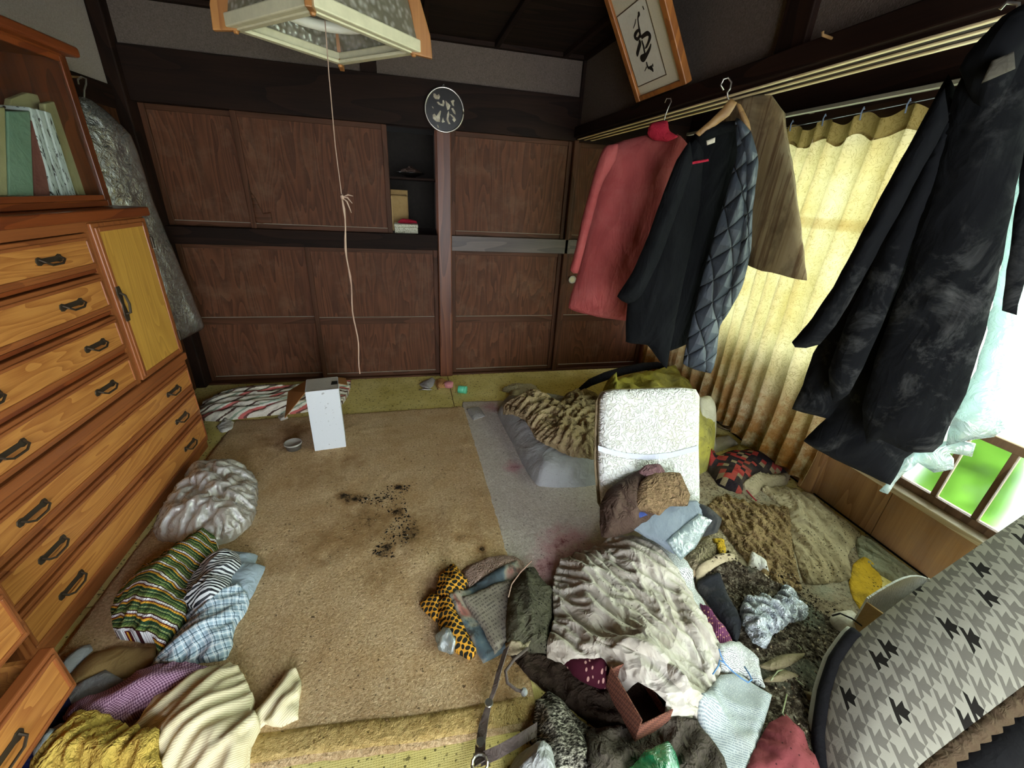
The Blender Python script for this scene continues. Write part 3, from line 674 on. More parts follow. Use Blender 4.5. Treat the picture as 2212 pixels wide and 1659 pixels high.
for k in range(4):
    M = Matrix.Rotation(k*math.pi/2, 4, 'Z')
    mkobj('bottom_rail', MB().box(-hs, hs, hs-.012, hs+.012, .0, .035, M), m_cf, lamp, bevel=.004)
    mkobj('lip', MB().box(-hs+.02, hs-.02, hs-.03, hs-.01, -.004, .006, M), m_cf, lamp, bevel=.002)
    mkobj('top_rail', MB().box(-hs*.8, hs*.8, hs*.8-.01, hs*.8+.01, hb-.02, hb+.005, M), m_cf, lamp, bevel=.003)
    mkobj('glass_panel', MB().add([M @ Vector(p) for p in ((-hs+.01, hs, .03), (hs-.01, hs, .03), (hs*.8, hs*.8, hb-.01), (-hs*.8, hs*.8, hb-.01), (-hs+.01, hs+.004, .03), (hs-.01, hs+.004, .03), (hs*.8, hs*.8+.004, hb-.01), (-hs*.8, hs*.8+.004, hb-.01))],
          [(0, 1, 2, 3), (7, 6, 5, 4), (0, 4, 5, 1), (1, 5, 6, 2), (2, 6, 7, 3), (3, 7, 4, 0)]), m_pg, lamp)
    M2 = M @ Matrix.Translation((hs, hs, 0)) @ Matrix.Rotation(math.pi/4, 4, 'Z')   # corner stile, flat board on the diagonal
    fr = (M2 @ Vector((0, -.009, 0)), (M2.to_3x3() @ Vector((1, 0, 0))), Vector((0, 0, 1)), (M2.to_3x3() @ Vector((0, 1, 0))))
    mkobj('corner_stile', MB().prism([(-.03, -.004), (.045, -.012), (.040, .05), (.01, .14), (-.04, hb), (-.065, hb), (-.02, .10), (-.008, .03)], 0, .018, fr), m_or, lamp, bevel=.003)
    mkobj('corner_peg', MB().lathe([(.006, -.012), (.008, -.008), (.008, .002)], 10, M @ Matrix.Translation((hs-.012, hs-.012, 0))), m_or, lamp)
m_tube = G('white_lamp_tube', .3, .4); m_tube.col(srgb('d9d9cd')); m_tube = m_tube.m
ring = [(0.145*math.cos(a*math.pi/18), .145*math.sin(a*math.pi/18), .075) for a in range(37)]
mkobj('reflector', MB().lathe([(.03, .15), (.17, .118), (.172, .124), (.03, .16)], 32), m_cf, lamp, smooth=True)
mkobj('ring_tube', MB().tube(ring, .016, 10), m_tube, lamp, smooth=True)
mkobj('hub', MB().lathe([(.04, .10), (.045, .12), (.045, hb), (.02, hb+.02)], 20), m_cf, lamp, smooth=True)
mkobj('suspension', MB().tube([(0, 0, hb), (0, 0, ZC-LZ)], .004, 6), m_cf, lamp)
mkobj('ceiling_rose', MB().lathe([(.05, ZC-LZ-.03), (.055, ZC-LZ-.01), (.055, ZC-LZ)], 20), m_cf, lamp)
m_str = clothm('pink_white_cord', 'a8917f', '8a6c60', wr=.2)
cord = thing('pull_cord', 'long pull cord with tied extension hanging from the pendant lamp', 'cord', (LX, LY-.03, .66), world=True)
cy = LY-.045
mkobj('upper_cord', MB().tube([(LX, LY-.02, LZ+.1), (LX-.004, cy, 1.7), (LX-.008, cy, 1.5), (LX-.004, cy, 1.34)], .0016, 6), m_str, cord)
kn = mkobj('knot', MB().tube([(LX-.004, cy, 1.352), (LX-.002, cy-.003, 1.345), (LX-.003, cy, 1.335)], [.004, .007, .004], 8), m_str, cord, smooth=True)
for a in ((.035, .006), (.03, -.018), (.024, -.05)): mkobj('loose_end', MB().tube([(LX-.003, cy, 1.343), (LX+a[0]*.5, cy-.006, 1.35+a[1]*.4), (LX+a[0], cy-.01, 1.343+a[1])], [.0016, .003, .0012], 5), m_str, cord)
pts = [(LX-.004+.004*math.sin(k*.9)-.004*math.exp(-((k-8)/5)**2), cy, 1.338-k*.034) for k in range(21)]
mkobj('lower_cord', MB().tube(pts, [.0026+.0022*max(0, math.sin(k*1.7)) if k < 9 else .0028 for k in range(21)], 6), m_str, cord)

# ================================================================== LACQUER PLAQUE
pq = thing('wall_plaque', 'round black lacquer plaque with silver rim and pale inlay above the post', 'plaque', (.27, D-.032, 1.852), world=True)
fp = (Vector((.27, D-.030, 1.852)), Vector((1, 0, 0)), Vector((0, 0, 1)), Vector((0, -1, 0)))
MP = Matrix.Translation((.27, D-.030, 1.852)) @ Matrix.Rotation(math.pi/2, 4, 'X')
m_lac = plain('black_lacquer', '0e0b0a', .25, .5); m_sil = plain('silver_rim', 'c8c4ba', .3, .5, .9)
gi = G('shell_inlay', .35, .5); gi.col(gi.ramp(gi.noise(gi.co(), 60, 3), [(.3, '7c7058'), (.7, 'c0b69c')])); m_inl = gi.m
mkobj('disc', MB().lathe([(.0, -.006), (.118, -.006), (.118, .010), (0, .010)], 48, MP), m_lac, pq)
mkobj('rim', MB().tube([(.27+.12*math.cos(a*math.pi/24), D-.042, 1.852+.12*math.sin(a*math.pi/24)) for a in range(49)], .0055, 8), m_sil, pq, smooth=True)
def P2(px): return [((a-710)/485*.115, (800-b)/575*.115) for a, b in px]
for pxs in ([(430, 390), (470, 385), (520, 430), (570, 390), (600, 450), (570, 530), (480, 530), (430, 480)], [(510, 600), (560, 590), (600, 640), (660, 640), (665, 540), (700, 540), (720, 600), (690, 700), (620, 690), (550, 660)],
            [(740, 540), (800, 590), (870, 660), (840, 760), (790, 790), (760, 690)], [(880, 540), (940, 500), (980, 510), (960, 580), (970, 670), (930, 650)], [(890, 730), (940, 720), (1000, 810), (1005, 890), (950, 850)],
            [(600, 820), (620, 840), (590, 990), (590, 1130), (490, 1130), (400, 1060), (395, 960), (440, 920), (500, 980), (545, 900)], [(670, 1000), (690, 1080), (720, 1120), (650, 1150), (630, 1120)],
            [(780, 910), (820, 800), (840, 900), (810, 1010), (830, 1090), (870, 1165), (820, 1170), (760, 1050)], [(850, 890), (900, 900), (980, 960), (1020, 1040), (970, 1100), (920, 1040), (940, 990)], [(380, 740), (400, 730), (430, 770), (410, 785)], [(510, 1220), (530, 1215), (560, 1290), (530, 1290)]):
    mkobj('inlay', MB().prism(P2(pxs), .0095, .0115, fp), m_inl, pq)
mkobj('hanging_loop', MB().tube([(.265, D-.035, 1.968), (.262, D-.03, 1.982), (.27, D-.03, 1.99), (.272, D-.03, 1.98)], .0018, 5), m_sil, pq)

# ================================================================== CALLIGRAPHY FRAME leaning out from the right wall
FO = Vector((1.155, 1.838, 1.842)); fu = Vector((0, 1, 0)); fv = Vector((-.24, 0, .38)).normalized(); fn = fu.cross(fv).normalized()
if fn.x > 0: fn = -fn
FW, FH = .415, .475
fr = (FO, fu, fv, fn)
pic = thing('framed_calligraphy', 'framed calligraphy in a brown wooden frame leaning above the pink shirt', 'picture frame', FO, world=True)
m_fw = wood('brown_frame_wood', '7c4a22', 'a5682f', 'Z', 8, .45)
g = G('speckled_mount_paper', .8, .15); g.col(g.mix(g.math('MULTIPLY', g.noise(g.co(), 150, 3), .5), 'cfc6ac', 'a89d80')); m_mount = g.m
g = G('writing_paper', .8, .15); g.col(g.mix(g.math('MULTIPLY', g.noise(g.co(), 60, 4), .5), 'd3cebd', 'b0a994')); m_wp = g.m
m_ink = plain('brush_ink', '120d0a', .7); m_line = plain('dark_mount_line', '4a3a22', .6)
Q = lambda s0, s1, t0, t1: [(s0, t0), (s1, t0), (s1, t1), (s0, t1)]
mkobj('mount', MB().prism(Q(.03, FW-.03, .02, FH-.02), 0, .006, fr), m_mount, pic)
for a in (Q(0, .035, 0, FH), Q(FW-.035, FW, 0, FH)): mkobj('frame_side', MB().prism(a, -.012, .02, fr), m_fw, pic, bevel=.004)
for a in (Q(.035, FW-.035, 0, .022), Q(.035, FW-.035, FH-.022, FH)): mkobj('frame_end', MB().prism(a, -.012, .018, fr), m_fw, pic, bevel=.004)
PO = FO+fn*.0065
def pp(px, py):
    p = onplane(1280+px/6.914, py/6.914, PO, fn)-PO; return (p.dot(fu), p.dot(fv))
cs = [pp(370, 260), pp(690, 1290), pp(1095, 1100)]
w0, w1 = min(cs[1][0], cs[2][0]), max(cs[0][0], cs[1][0]); t0 = (cs[1][1]+cs[2][1])/2; t1 = cs[0][1]
mkobj('writing_sheet', MB().prism(Q(w0, w1, t0, t1), .006, .0075, fr), m_wp, pic)
for a in (Q(w0-.003, w1+.003, t0-.004, t0), Q(w0-.003, w1+.003, t1, t1+.004), Q(w0-.003, w0, t0, t1), Q(w1, w1+.003, t0, t1)): mkobj('mount_line', MB().prism(a, .006, .0085, fr), m_line, pic)
def stroke(pts, wd):
    mb = MB(); P = [pp(*q) for q in pts]; n = len(P); W = [w*(.0011) for w in wd]; L, Rr = [], []
    # densify
    S = []
    for i in range(n-1):
        p0, p1, p2, p3 = P[max(i-1, 0)], P[i], P[i+1], P[min(i+2, n-1)]
        for k in range(6):
            t = k/6; S.append((tuple(.5*(2*p1[c]+(-p0[c]+p2[c])*t+(2*p0[c]-5*p1[c]+4*p2[c]-p3[c])*t*t+(-p0[c]+3*p1[c]-3*p2[c]+p3[c])*t**3) for c in (0, 1)), W[i]*(1-t)+W[i+1]*t))
    S.append((P[-1], W[-1]))
    pts3 = [FO+fu*s[0][0]+fv*s[0][1]+fn*.0085 for s in S]
    ws = []
    for i in range(len(pts3)):
        d = (pts3[min(i+1, len(pts3)-1)]-pts3[max(i-1, 0)]).normalized(); ws.append(d.cross(fn)*max(S[i][1], .0006))
    mkobj('brush_stroke', MB().strip(pts3, ws, .001), m_ink, pic)
stroke([(690, 175), (700, 210), (685, 260), (690, 340), (705, 440), (725, 560)], [5, 6, 3, 3, 5, 6])
stroke([(655, 280), (640, 350), (615, 420)], [1, 2, 1])
stroke([(720, 450), (680, 455), (645, 510), (640, 555), (680, 580), (712, 520), (700, 470)], [4, 5, 7, 7, 6, 4, 3])
stroke([(735, 560), (780, 520), (830, 495), (862, 530), (850, 600), (815, 690), (790, 720)], [6, 7, 8, 8, 6, 4, 2])
stroke([(700, 600), (715, 640), (695, 720), (675, 800), (685, 830)], [6, 8, 8, 8, 6])
stroke([(740, 600), (765, 680), (780, 760), (790, 800)], [4, 5, 5, 4])
stroke([(878, 650), (860, 720), (820, 800), (770, 880), (740, 880), (740, 850), (800, 800)], [2, 5, 7, 9, 9, 8, 4])
stroke([(810, 920), (825, 980), (845, 1010), (895, 990)], [2, 4, 5, 5]); stroke([(860, 1015), (895, 1030), (910, 1070)], [5, 7, 2]); stroke([(905, 950), (905, 990)], [2, 4]); stroke([(815, 1000), (785, 1060)], [2, 1]); stroke([(755, 90), (775, 140)], [2, 2])
# ================================================================== CURTAIN
def curtain_m(name, tl_amt, c1, c2):
    g = G(name, .9, .1); v = g.co(); s = g.sep(v)
    vor = g.voro(g.mp(v, (1, 1, 1)), 34, 'DISTANCE_TO_EDGE'); lace = g.ramp(g.noise(v, 26, 3, .6, 1.5), [(.44, 0.0), (.5, 1.0)])
    fine = g.noise(g.mp(v, (1, .25, 4)), 60, 2)
    c = g.ramp(g.noise(v, 3.5, 4), [(.3, c1), (.7, c2)])
    line = g.ramp(g.math('ABSOLUTE', g.math('SUBTRACT', g.noise(v, 26, 3, .6, 1.5), .5)), [(.0, 1.0), (.022, 0.0)])
    c = g.mix(g.math('MULTIPLY', line, .55), c, '8a7434'); c = g.mix(g.math('MULTIPLY', fine, .18), c, '9a8446')
    # rust coloured water stains low down with their own outline, darker olive blotches below
    zz = g.math('ADD', s[2], g.math('MULTIPLY', g.noise(v, 5, 5, .65), .5))
    st = g.ramp(zz, [(.0, 1.0), (.30, 1.0), (.62, .55), (.78, 0.0)]); stain = g.math('MULTIPLY', st, g.ramp(g.noise(v, 9, 5, .7), [(.36, 0.0), (.54, 1.0)]))
    c = g.mix(g.math('MULTIPLY', stain, .95), c, 'a0641c')
    low_dk = g.math('MULTIPLY', g.ramp(zz, [(.3, 1.0), (.5, 0.0)]), g.ramp(g.noise(v, 14, 5, .7), [(.4, 0.0), (.65, .8)])); c = g.mix(low_dk, c, '5d5a33')
    band = g.ramp(g.math('ABSOLUTE', g.math('SUBTRACT', s[2], 1.335)), [(.0, .5), (.02, .4), (.03, 0.0)]); c = g.mix(band, c, '9a7a34')
    df = g.n('ShaderNodeBsdfDiffuse'); tl = g.n('ShaderNodeBsdfTranslucent'); g.l(c, df.inputs[0]); g.l(c, tl.inputs[0])
    bp = g.n('ShaderNodeBump'); bp.inputs['Strength'].default_value = .6; bp.inputs['Distance'].default_value = .004; g.l(line, bp.inputs['Height']); g.l(bp.outputs[0], df.inputs[2])
    mx = g.n('ShaderNodeMixShader'); mx.inputs[0].default_value = tl_amt; g.l(df.outputs[0], mx.inputs[1]); g.l(tl.outputs[0], mx.inputs[2]); g.l(mx.outputs[0], g.out.inputs[0]); return g.m
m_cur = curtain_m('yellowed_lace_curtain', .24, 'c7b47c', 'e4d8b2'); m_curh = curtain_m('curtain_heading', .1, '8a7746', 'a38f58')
CXX = XO-.06; CY0, CY1 = 1.375, 3.13
cu = thing('curtain', 'yellowed stained lace curtain hanging over the window behind the dark jacket', 'curtain', (CXX, 2.2, .04), world=True)
def cur_y(u): return CY0+(CY1-CY0)*u
def cur_x(u, z):
    ph = u*math.pi*17+.8*math.sin(u*17)+.25*math.sin(z*4)
    return CXX+.012-.045*(1-abs(math.sin(ph)))**1.6*(.45+.55*min(1, (1.8-z)/.5))+.012*mnoise.noise((u*9, z*2.2, 3))
def cur_top(u): return 1.775+.018*math.cos(u*2*math.pi*9)+.012*(1-u)
def cur_bot(u): return .05+.02*math.sin(u*23)
def cfn(u, v):
    zt, zb = cur_top(u), cur_bot(u); z = zb+(zt-.075-zb)*v; return (cur_x(u, z)-.03*max(0, .2-z)*2, cur_y(u), z)
mkobj('curtain_panel', MB().grid(cfn, 300, 46), m_cur, cu, smooth=True)
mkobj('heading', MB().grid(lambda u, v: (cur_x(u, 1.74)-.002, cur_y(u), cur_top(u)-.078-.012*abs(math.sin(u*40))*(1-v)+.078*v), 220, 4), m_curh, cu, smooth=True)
m_wire = plain('grey_wire', '6c7078', .4, .5, .6); m_hook = plain('blue_grey_plastic', '7d90a8', .4, .4)
for k in range(10):
    u = k/9*.98+.01; p = (CXX-.008, cur_y(u), cur_top(u))
    mkobj('hook', MB().tube([(p[0], p[1], p[2]-.03), (p[0]-.006, p[1], p[2]), (p[0], p[1], p[2]+.02), (p[0]+.006, p[1], p[2]+.012)], .003, 6), m_hook, cu)
mkobj('curtain_wire', MB().tube([(CXX, CY0-.35, 1.84), (CXX, CY0, 1.815), (CXX, 2.2, 1.79), (CXX, CY1, 1.79)], .0022, 6), m_wire, cu)
m_alu = plain('aged_aluminium', 'b5b198', .4, .5, .5)
rl = thing('curtain_rail', 'pale metal curtain rail fixed under the dark window head', 'curtain rail', (CXX, 1.3, 1.845), world=True)
mkobj('rail', MB().box(CXX-.012, CXX+.016, .2, 3.1, 1.842, 1.86), m_alu, rl, bevel=.003)
for yk in (.5, 1.3, 2.1, 2.9): mkobj('bracket', MB().box(CXX+.016, XO-.012, yk-.012, yk+.012, 1.846, 1.862), m_alu, rl)

# ================================================================== WARPED BOARD hanging under the lintel
g = G('stained_plywood', .8, .15); v = g.co(); sp = g.sep(v)
gr = g.noise(g.mp(v, (30, 30, 2.2)), 1.0, 4, .6); c = g.ramp(gr, [(.3, 'b39468'), (.65, 'e0c69c')])
c = g.mix(g.ramp(g.noise(g.mp(v, (6, 6, 3)), 1, 5, .7, .6), [(.5, 0.0), (.62, .85)]), c, '3c2a1c'); c = g.mix(g.ramp(g.noise(g.mp(v, (9, 9, 4), loc=(4, 1, 2)), 1, 4, .6), [(.56, 0.0), (.68, .7)]), c, 'c3b596')
c = g.mix(g.ramp(sp[2], [(1.0/2+.26, 0.0), (.86, .8)]), c, '5b4e3a'); st2 = g.noise(g.mp(v, (55, 55, 1.2)), 1.0, 3, .6); c = g.mix(g.ramp(st2, [(.52, 0.0), (.62, .7)]), c, '4a3320'); g.col(c); g.bump(gr, .4, .003); m_ply = g.m
BO = Vector((1.36, 1.5, 0)); bn = Vector((-.86, -.51, 0)).normalized(); bx = Vector((0, 0, 1)).cross(bn)
def vp(px, O, n):
    ex = Vector((0, 0, 1)).cross(n); r = []
    for a, b in px:
        p = onplane(a, b, O, n)-O; r.append((p.dot(ex), p.z))
    return r
bp_ = vp([(1560, 262), (1590, 218), (1665, 202), (1695, 245), (1700, 290), (1712, 350), (1722, 430), (1732, 500), (1742, 606), (1722, 602), (1690, 592), (1650, 584), (1622, 572), (1628, 540), (1608, 530), (1580, 420)], BO, bn)
pw = puff('warped_board', bp_, m_ply, H=.004, w=.02, wr=.004, fr=6, fdir=math.pi/2, stretch=8, seed=4, res=.02, rnd=.1, wob=.004, edge=.004, frame=(BO, bx, Vector((0, 0, 1)), bn), back=.003,
          hfn=lambda x, y: .03*np.sin((x-x.min())*7), label='water stained plywood board hanging between the quilted jacket and the curtain', cat='board')

# ================================================================== HANGING CLOTHES
Zv = Vector((0, 0, 1))
def hangframe(O, turn=0):
    n = -Vector((O[0], O[1], 0)).normalized(); n = Matrix.Rotation(turn, 3, 'Z') @ n; return Vector(O), n, Zv.cross(n)
def hang(name, px, O, n, ex, m, parent, off=0, **k):
    O2 = O+n*off
    return puff(name, vp(px, O2, n), m, frame=(O2, ex, Zv, n), parent=parent, **k)
g = cloth('faded_pink_cotton', '944644', '823938', dirt='b06c66', damt=.3, wr=.25, wscale=18, aniso=(1, 1, .3)); m_pink = g.m
m_red = clothm('red_knit_collar', 'a32437', '8c1c2c', wr=.4, wscale=40)
m_steel = plain('steel_wire', 'b9b6ac', .3, .5, .9)
m_hw = wood('wooden_hanger', '7a5a36', 'a07e50', 'X', 9, .5)
O, n, ex = hangframe((1.12, 1.93, 1.79))
pink = thing('shirt', 'faded pink shirt with red collar hanging on a wire hanger', 'shirt', (1.12, 1.93, .68), world=True)
hang('body', [(1405, 290), (1320, 313), (1298, 370), (1272, 480), (1248, 590), (1228, 665), (1290, 684), (1355, 693), (1430, 690), (1490, 600), (1505, 420), (1490, 320), (1464, 290), (1440, 300)], O, n, ex, m_pink, pink,
     H=.07, back=.07, w=.08, wr=.012, fr=7, fdir=math.pi/2+.1, stretch=5, seed=11, res=.02, rnd=.45, wob=.002)
hang('sleeve', [(1335, 312), (1305, 318), (1285, 370), (1258, 470), (1238, 560), (1231, 583), (1248, 590), (1272, 500), (1300, 400), (1330, 345)], O, n, ex, m_pink, pink, off=.05,
     H=.03, back=.03, w=.03, wr=.008, fr=16, fdir=math.pi/2+.2, stretch=3, seed=12, res=.012, rnd=.5, wob=.002)
hang('sleeve', [(1462, 292), (1490, 320), (1520, 420), (1515, 560), (1485, 570), (1480, 430)], O, n, ex, m_pink, pink, off=-.03, H=.03, back=.03, w=.03, wr=.006, seed=13, res=.016)
fset(hang('collar', [(1398, 288), (1404, 268), (1420, 262), (1442, 262), (1447, 284), (1464, 296), (1440, 306), (1410, 302)], O, n, ex, m_red, pink, off=.05, H=.03, back=.05, w=.02, wr=.005, fr=20, seed=14, res=.01), {'label': 'darker red collar'})
def onp(px, py, O, n): return onplane(px, py, O, n)
def hanger(name, label, px, O, n, mm, r=.0022, off=0, extra=None):
    t = thing(name, label, 'hanger', onp(*px[0], O, n), world=True)
    mkobj('hook', MB().tube([onp(a, b, O+n*off, n) for a, b in px], r, 6), mm, t, smooth=True)
    if extra: extra(t)
    return t
def arms(t, s=.2, z=1.66, mm=m_steel, r=.0022): mkobj('arms', MB().tube([O+ex*-s+Zv*(z-.07-O.z), O+Zv*(z-O.z)+Vector((0, 0, 0)), O+ex*s+Zv*(z-.07-O.z), O+ex*-s+Zv*(z-.07-O.z)], r, 6), mm, t)
hanger('clothes_hanger', 'thin wire hanger hook holding the pink shirt on the picture rail', [(1436, 222), (1440, 213), (1449, 213), (1450, 220), (1444, 232), (1437, 250), (1433, 268), (1431, 290)], O, n, m_steel, extra=lambda t: arms(t))
# quilted jacket
O, n, ex = hangframe((1.12, 1.56, 1.79), .12)
g = cloth('black_cotton', '08090b', '0d0e11', dirt='16171a', damt=.3, wr=.35, wscale=14, aniso=(1, 1, .35)); m_blk = g.m
def quilt():
    g = G('lit_slate_quilting', .5, .35); v = g.co('UV'); s = g.sep(v)
    a = g.math('MULTIPLY', g.math('ADD', s[0], g.math('MULTIPLY', s[1], .62)), 12.5); b = g.math('MULTIPLY', g.math('SUBTRACT', s[0], g.math('MULTIPLY', s[1], .62)), 12.5)
    da = g.math('ABSOLUTE', g.math('SUBTRACT', g.math('FRACT', a), .5)); db = g.math('ABSOLUTE', g.math('SUBTRACT', g.math('FRACT', b), .5))
    d = g.math('MINIMUM', g.math('SUBTRACT', .5, da), g.math('SUBTRACT', .5, db)); pil = g.math('POWER', g.math('MULTIPLY', d, 2.0), .35)
    c = g.mix(g.ramp(g.math('SUBTRACT', 1.0, g.math('MULTIPLY', d, 1.0)), [(.97, 0.0), (1.0, 1.0)]), '353c46', '14171c'); g.col(c)
    g.bump(pil, .9, .02); g.bump(g.noise(g.mp(g.co(), (1, 1, .3)), 30, 3, .5, 1), .5, .012); return g.m
m_quilt = quilt()
jk = thing('jacket', 'dark quilted jacket hanging open on a wooden hanger beside the pink shirt', 'jacket', (1.12, 1.56, .7), world=True)
hang('back_panel', [(1500, 290), (1560, 268), (1600, 270), (1600, 480), (1560, 640), (1500, 735), (1440, 760), (1400, 742), (1355, 738), (1358, 650), (1420, 470), (1460, 350)], O, n, ex, m_blk, jk, off=-.04, H=.03, back=.05, w=.07, wr=.012, fr=8, fdir=math.pi/2-.25, stretch=5, seed=21, res=.018, rnd=.3, wob=.002)
hang('front_panel', [(1502, 300), (1520, 330), (1510, 450), (1480, 590), (1460, 690), (1440, 796), (1425, 780), (1398, 745), (1352, 738), (1356, 650), (1420, 455), (1465, 345)], O, n, ex, m_blk, jk, off=.03, H=.03, back=.02, w=.05, wr=.012, fr=10, fdir=math.pi/2-.25, stretch=6, seed=22, res=.016, rnd=.3, wob=.002)
hang('sleeve', [(1490, 306), (1462, 345), (1430, 425), (1400, 510), (1365, 590), (1333, 640), (1356, 656), (1385, 640), (1425, 560), (1465, 450), (1495, 360)], O, n, ex, m_blk, jk, off=.07, H=.04, back=.04, w=.04, wr=.008, fr=12, fdir=math.pi/2-.4, stretch=4, seed=23, res=.016, rnd=.4, wob=.002)
fset(hang('lit_quilted_panel', [(1588, 258), (1592, 330), (1560, 450), (1528, 560), (1504, 650), (1476, 785), (1535, 806), (1547, 770), (1555, 705), (1590, 640), (1612, 540), (1622, 420), (1625, 300)], O, n, ex, m_quilt, jk, off=.055, H=.035, back=.03, w=.05, wr=.008, fr=8, fdir=math.pi/2-.25, stretch=3, seed=24, res=.013, rnd=.35, wob=.002, uvrot=-.2), {'label': 'diamond quilted side, window-lit part coloured paler slate blue'})  # panel edge follows the light falloff; lit part coloured paler than the black
hang('sleeve', [(1590, 254), (1622, 285), (1638, 350), (1626, 450), (1622, 540), (1602, 622), (1562, 692), (1545, 660), (1575, 590), (1600, 480), (1606, 350)], O, n, ex, m_quilt, jk, off=.06, H=.045, back=.04, w=.05, wr=.007, fr=9, fdir=math.pi/2-.2, stretch=3, seed=25, res=.013, rnd=.5, wob=.002, uvrot=-.2)
hang('collar', [(1502, 296), (1530, 272), (1572, 262), (1600, 262), (1606, 280), (1575, 285), (1540, 296), (1515, 318)], O, n, ex, m_blk, jk, off=.02, H=.03, back=.02, w=.02, wr=.004, seed=26, res=.012)
m_lab = clothm('pale_label', 'b9b0a0', wr=.2)
hang('maker_label', [(1526, 304), (1545, 297), (1544, 308), (1527, 314)], O, n, ex, m_lab, jk, off=.065, H=.002, back=.002, w=.01, wr=0, res=.006, rnd=0, wob=0)
hang('hanger_loop', [(1480, 352), (1530, 343), (1531, 348), (1482, 358)], O, n, ex, m_red, jk, off=.062, H=.003, back=.002, w=.01, wr=0, res=.006, rnd=0, wob=0)
def wh(t):
    hang('shoulder_bar', [(1578, 212), (1592, 222), (1575, 250), (1540, 276), (1512, 296), (1502, 288), (1536, 258), (1562, 232)], O, n, ex, m_hw, t, off=.03, H=.006, back=.008, w=.01, wr=0, res=.012, rnd=.3, wob=0)
    hang('shoulder_bar', [(1590, 222), (1600, 226), (1618, 262), (1622, 282), (1606, 270)], O, n, ex, m_hw, t, off=-.03, H=.006, back=.008, w=.01, wr=0, res=.012, rnd=.3, wob=0)
hanger('clothes_hanger', 'old wooden hanger with curled wire hook above the quilted jacket', [(1563, 195), (1557, 184), (1563, 171), (1573, 168), (1580, 178), (1577, 192), (1571, 200), (1572, 212), (1580, 222)], O, n, m_steel, .003, .0, wh)
# long black coat nearest the viewer, plastic cover behind it
O, n, ex = hangframe((1.06, .70, 1.76), 0)
g = cloth('dusty_black_wool', '07080a', '0a0b0e', dirt='5e5e60', damt=.0, wr=.3, wscale=12, aniso=(1, 1, .4))
v = g.co(); mo = g.math('MULTIPLY', g.ramp(g.noise(v, 8, 6, .75, .8), [(.52, 0.0), (.72, 1.0)]), g.ramp(g.noise(v, 3.2, 2), [(.46, 0.0), (.62, .8)])); g.col(g.mix(g.math('MULTIPLY', mo, .26), g.base, '7b7b78')); m_coat = g.m
coat = thing('coat', 'long black coat with grey mould hanging nearest the window at right', 'coat', (1.06, .70, .78), world=True)
hang('back_panel', [(2050, 160), (2000, 250), (1900, 480), (1800, 690), (1757, 762), (1735, 830), (1711, 884), (1760, 896), (1790, 904), (1815, 870), (1800, 890), (1736, 952), (1800, 990), (1860, 1018), (1925, 1047), (1955, 990), (1990, 960), (2060, 700), (2100, 300)], O, n, ex, m_coat, coat, off=-.05,
     H=.04, back=.03, w=.05, wr=.014, fr=9, fdir=math.pi/2-.5, stretch=6, seed=31, res=.014, rnd=.25, wob=.002)
hang('front_panel', [(2060, 200), (2010, 400), (1950, 600), (1890, 780), (1862, 880), (1872, 958), (1900, 948), (1960, 976), (2015, 976), (2036, 958), (2048, 925), (2085, 850), (2130, 710), (2165, 560), (2200, 380), (2240, 180), (2240, 20), (2140, 60)], O, n, ex, m_coat, coat, off=.03,
     H=.035, back=.03, w=.05, wr=.012, fr=9, fdir=math.pi/2-.35, stretch=6, seed=32, res=.014, rnd=.25, wob=.002)
hang('front_panel', [(2050, 210), (2080, 230), (2030, 400), (1950, 600), (1880, 760), (1835, 850), (1800, 870), (1790, 800), (1830, 690), (1900, 540), (1980, 370)], O, n, ex, m_coat, coat, off=.02,
     H=.035, back=.03, w=.04, wr=.01, fr=10, fdir=math.pi/2-.45, stretch=6, seed=33, res=.014, rnd=.3, wob=.002)
hang('sleeve', [(2040, 190), (2012, 228), (1985, 275), (1930, 375), (1868, 492), (1800, 620), (1745, 700), (1711, 738), (1718, 750), (1742, 752), (1770, 744), (1805, 704), (1860, 610), (1925, 490), (1995, 360), (2050, 260)], O, n, ex, m_coat, coat, off=.07,
     H=.04, back=.04, w=.04, wr=.008, fr=12, fdir=math.pi/2-.55, stretch=4, seed=34, res=.013, rnd=.2, wob=.002)
hang('sleeve', [(2225, 60), (2260, 120), (2270, 300), (2230, 520), (2195, 680), (2165, 670), (2190, 480), (2215, 280)], O, n, ex, m_coat, coat, off=-.02, H=.03, back=.03, w=.04, wr=.006, seed=35, res=.02)
hang('collar', [(2075, 150), (2110, 90), (2160, 40), (2240, 0), (2260, 60), (2215, 110), (2180, 190), (2150, 260), (2110, 240)], O, n, ex, m_coat, coat, off=.05, H=.03, back=.02, w=.03, wr=.006, seed=36, res=.014)
hang('maker_label', [(2142, 132), (2190, 112), (2193, 148), (2120, 180)], O, n, ex, clothm('worn_coat_label', '4a473e', '3c3a33', wr=.2), coat, off=.088, H=.002, back=.002, w=.01, wr=0, res=.006, rnd=0, wob=0)
hanger('clothes_hanger', 'wire hanger carrying the long black coat', [(2160, 20), (2175, 5), (2200, 8), (2200, 30), (2185, 60)], O, n, m_steel, .003, 0, None)
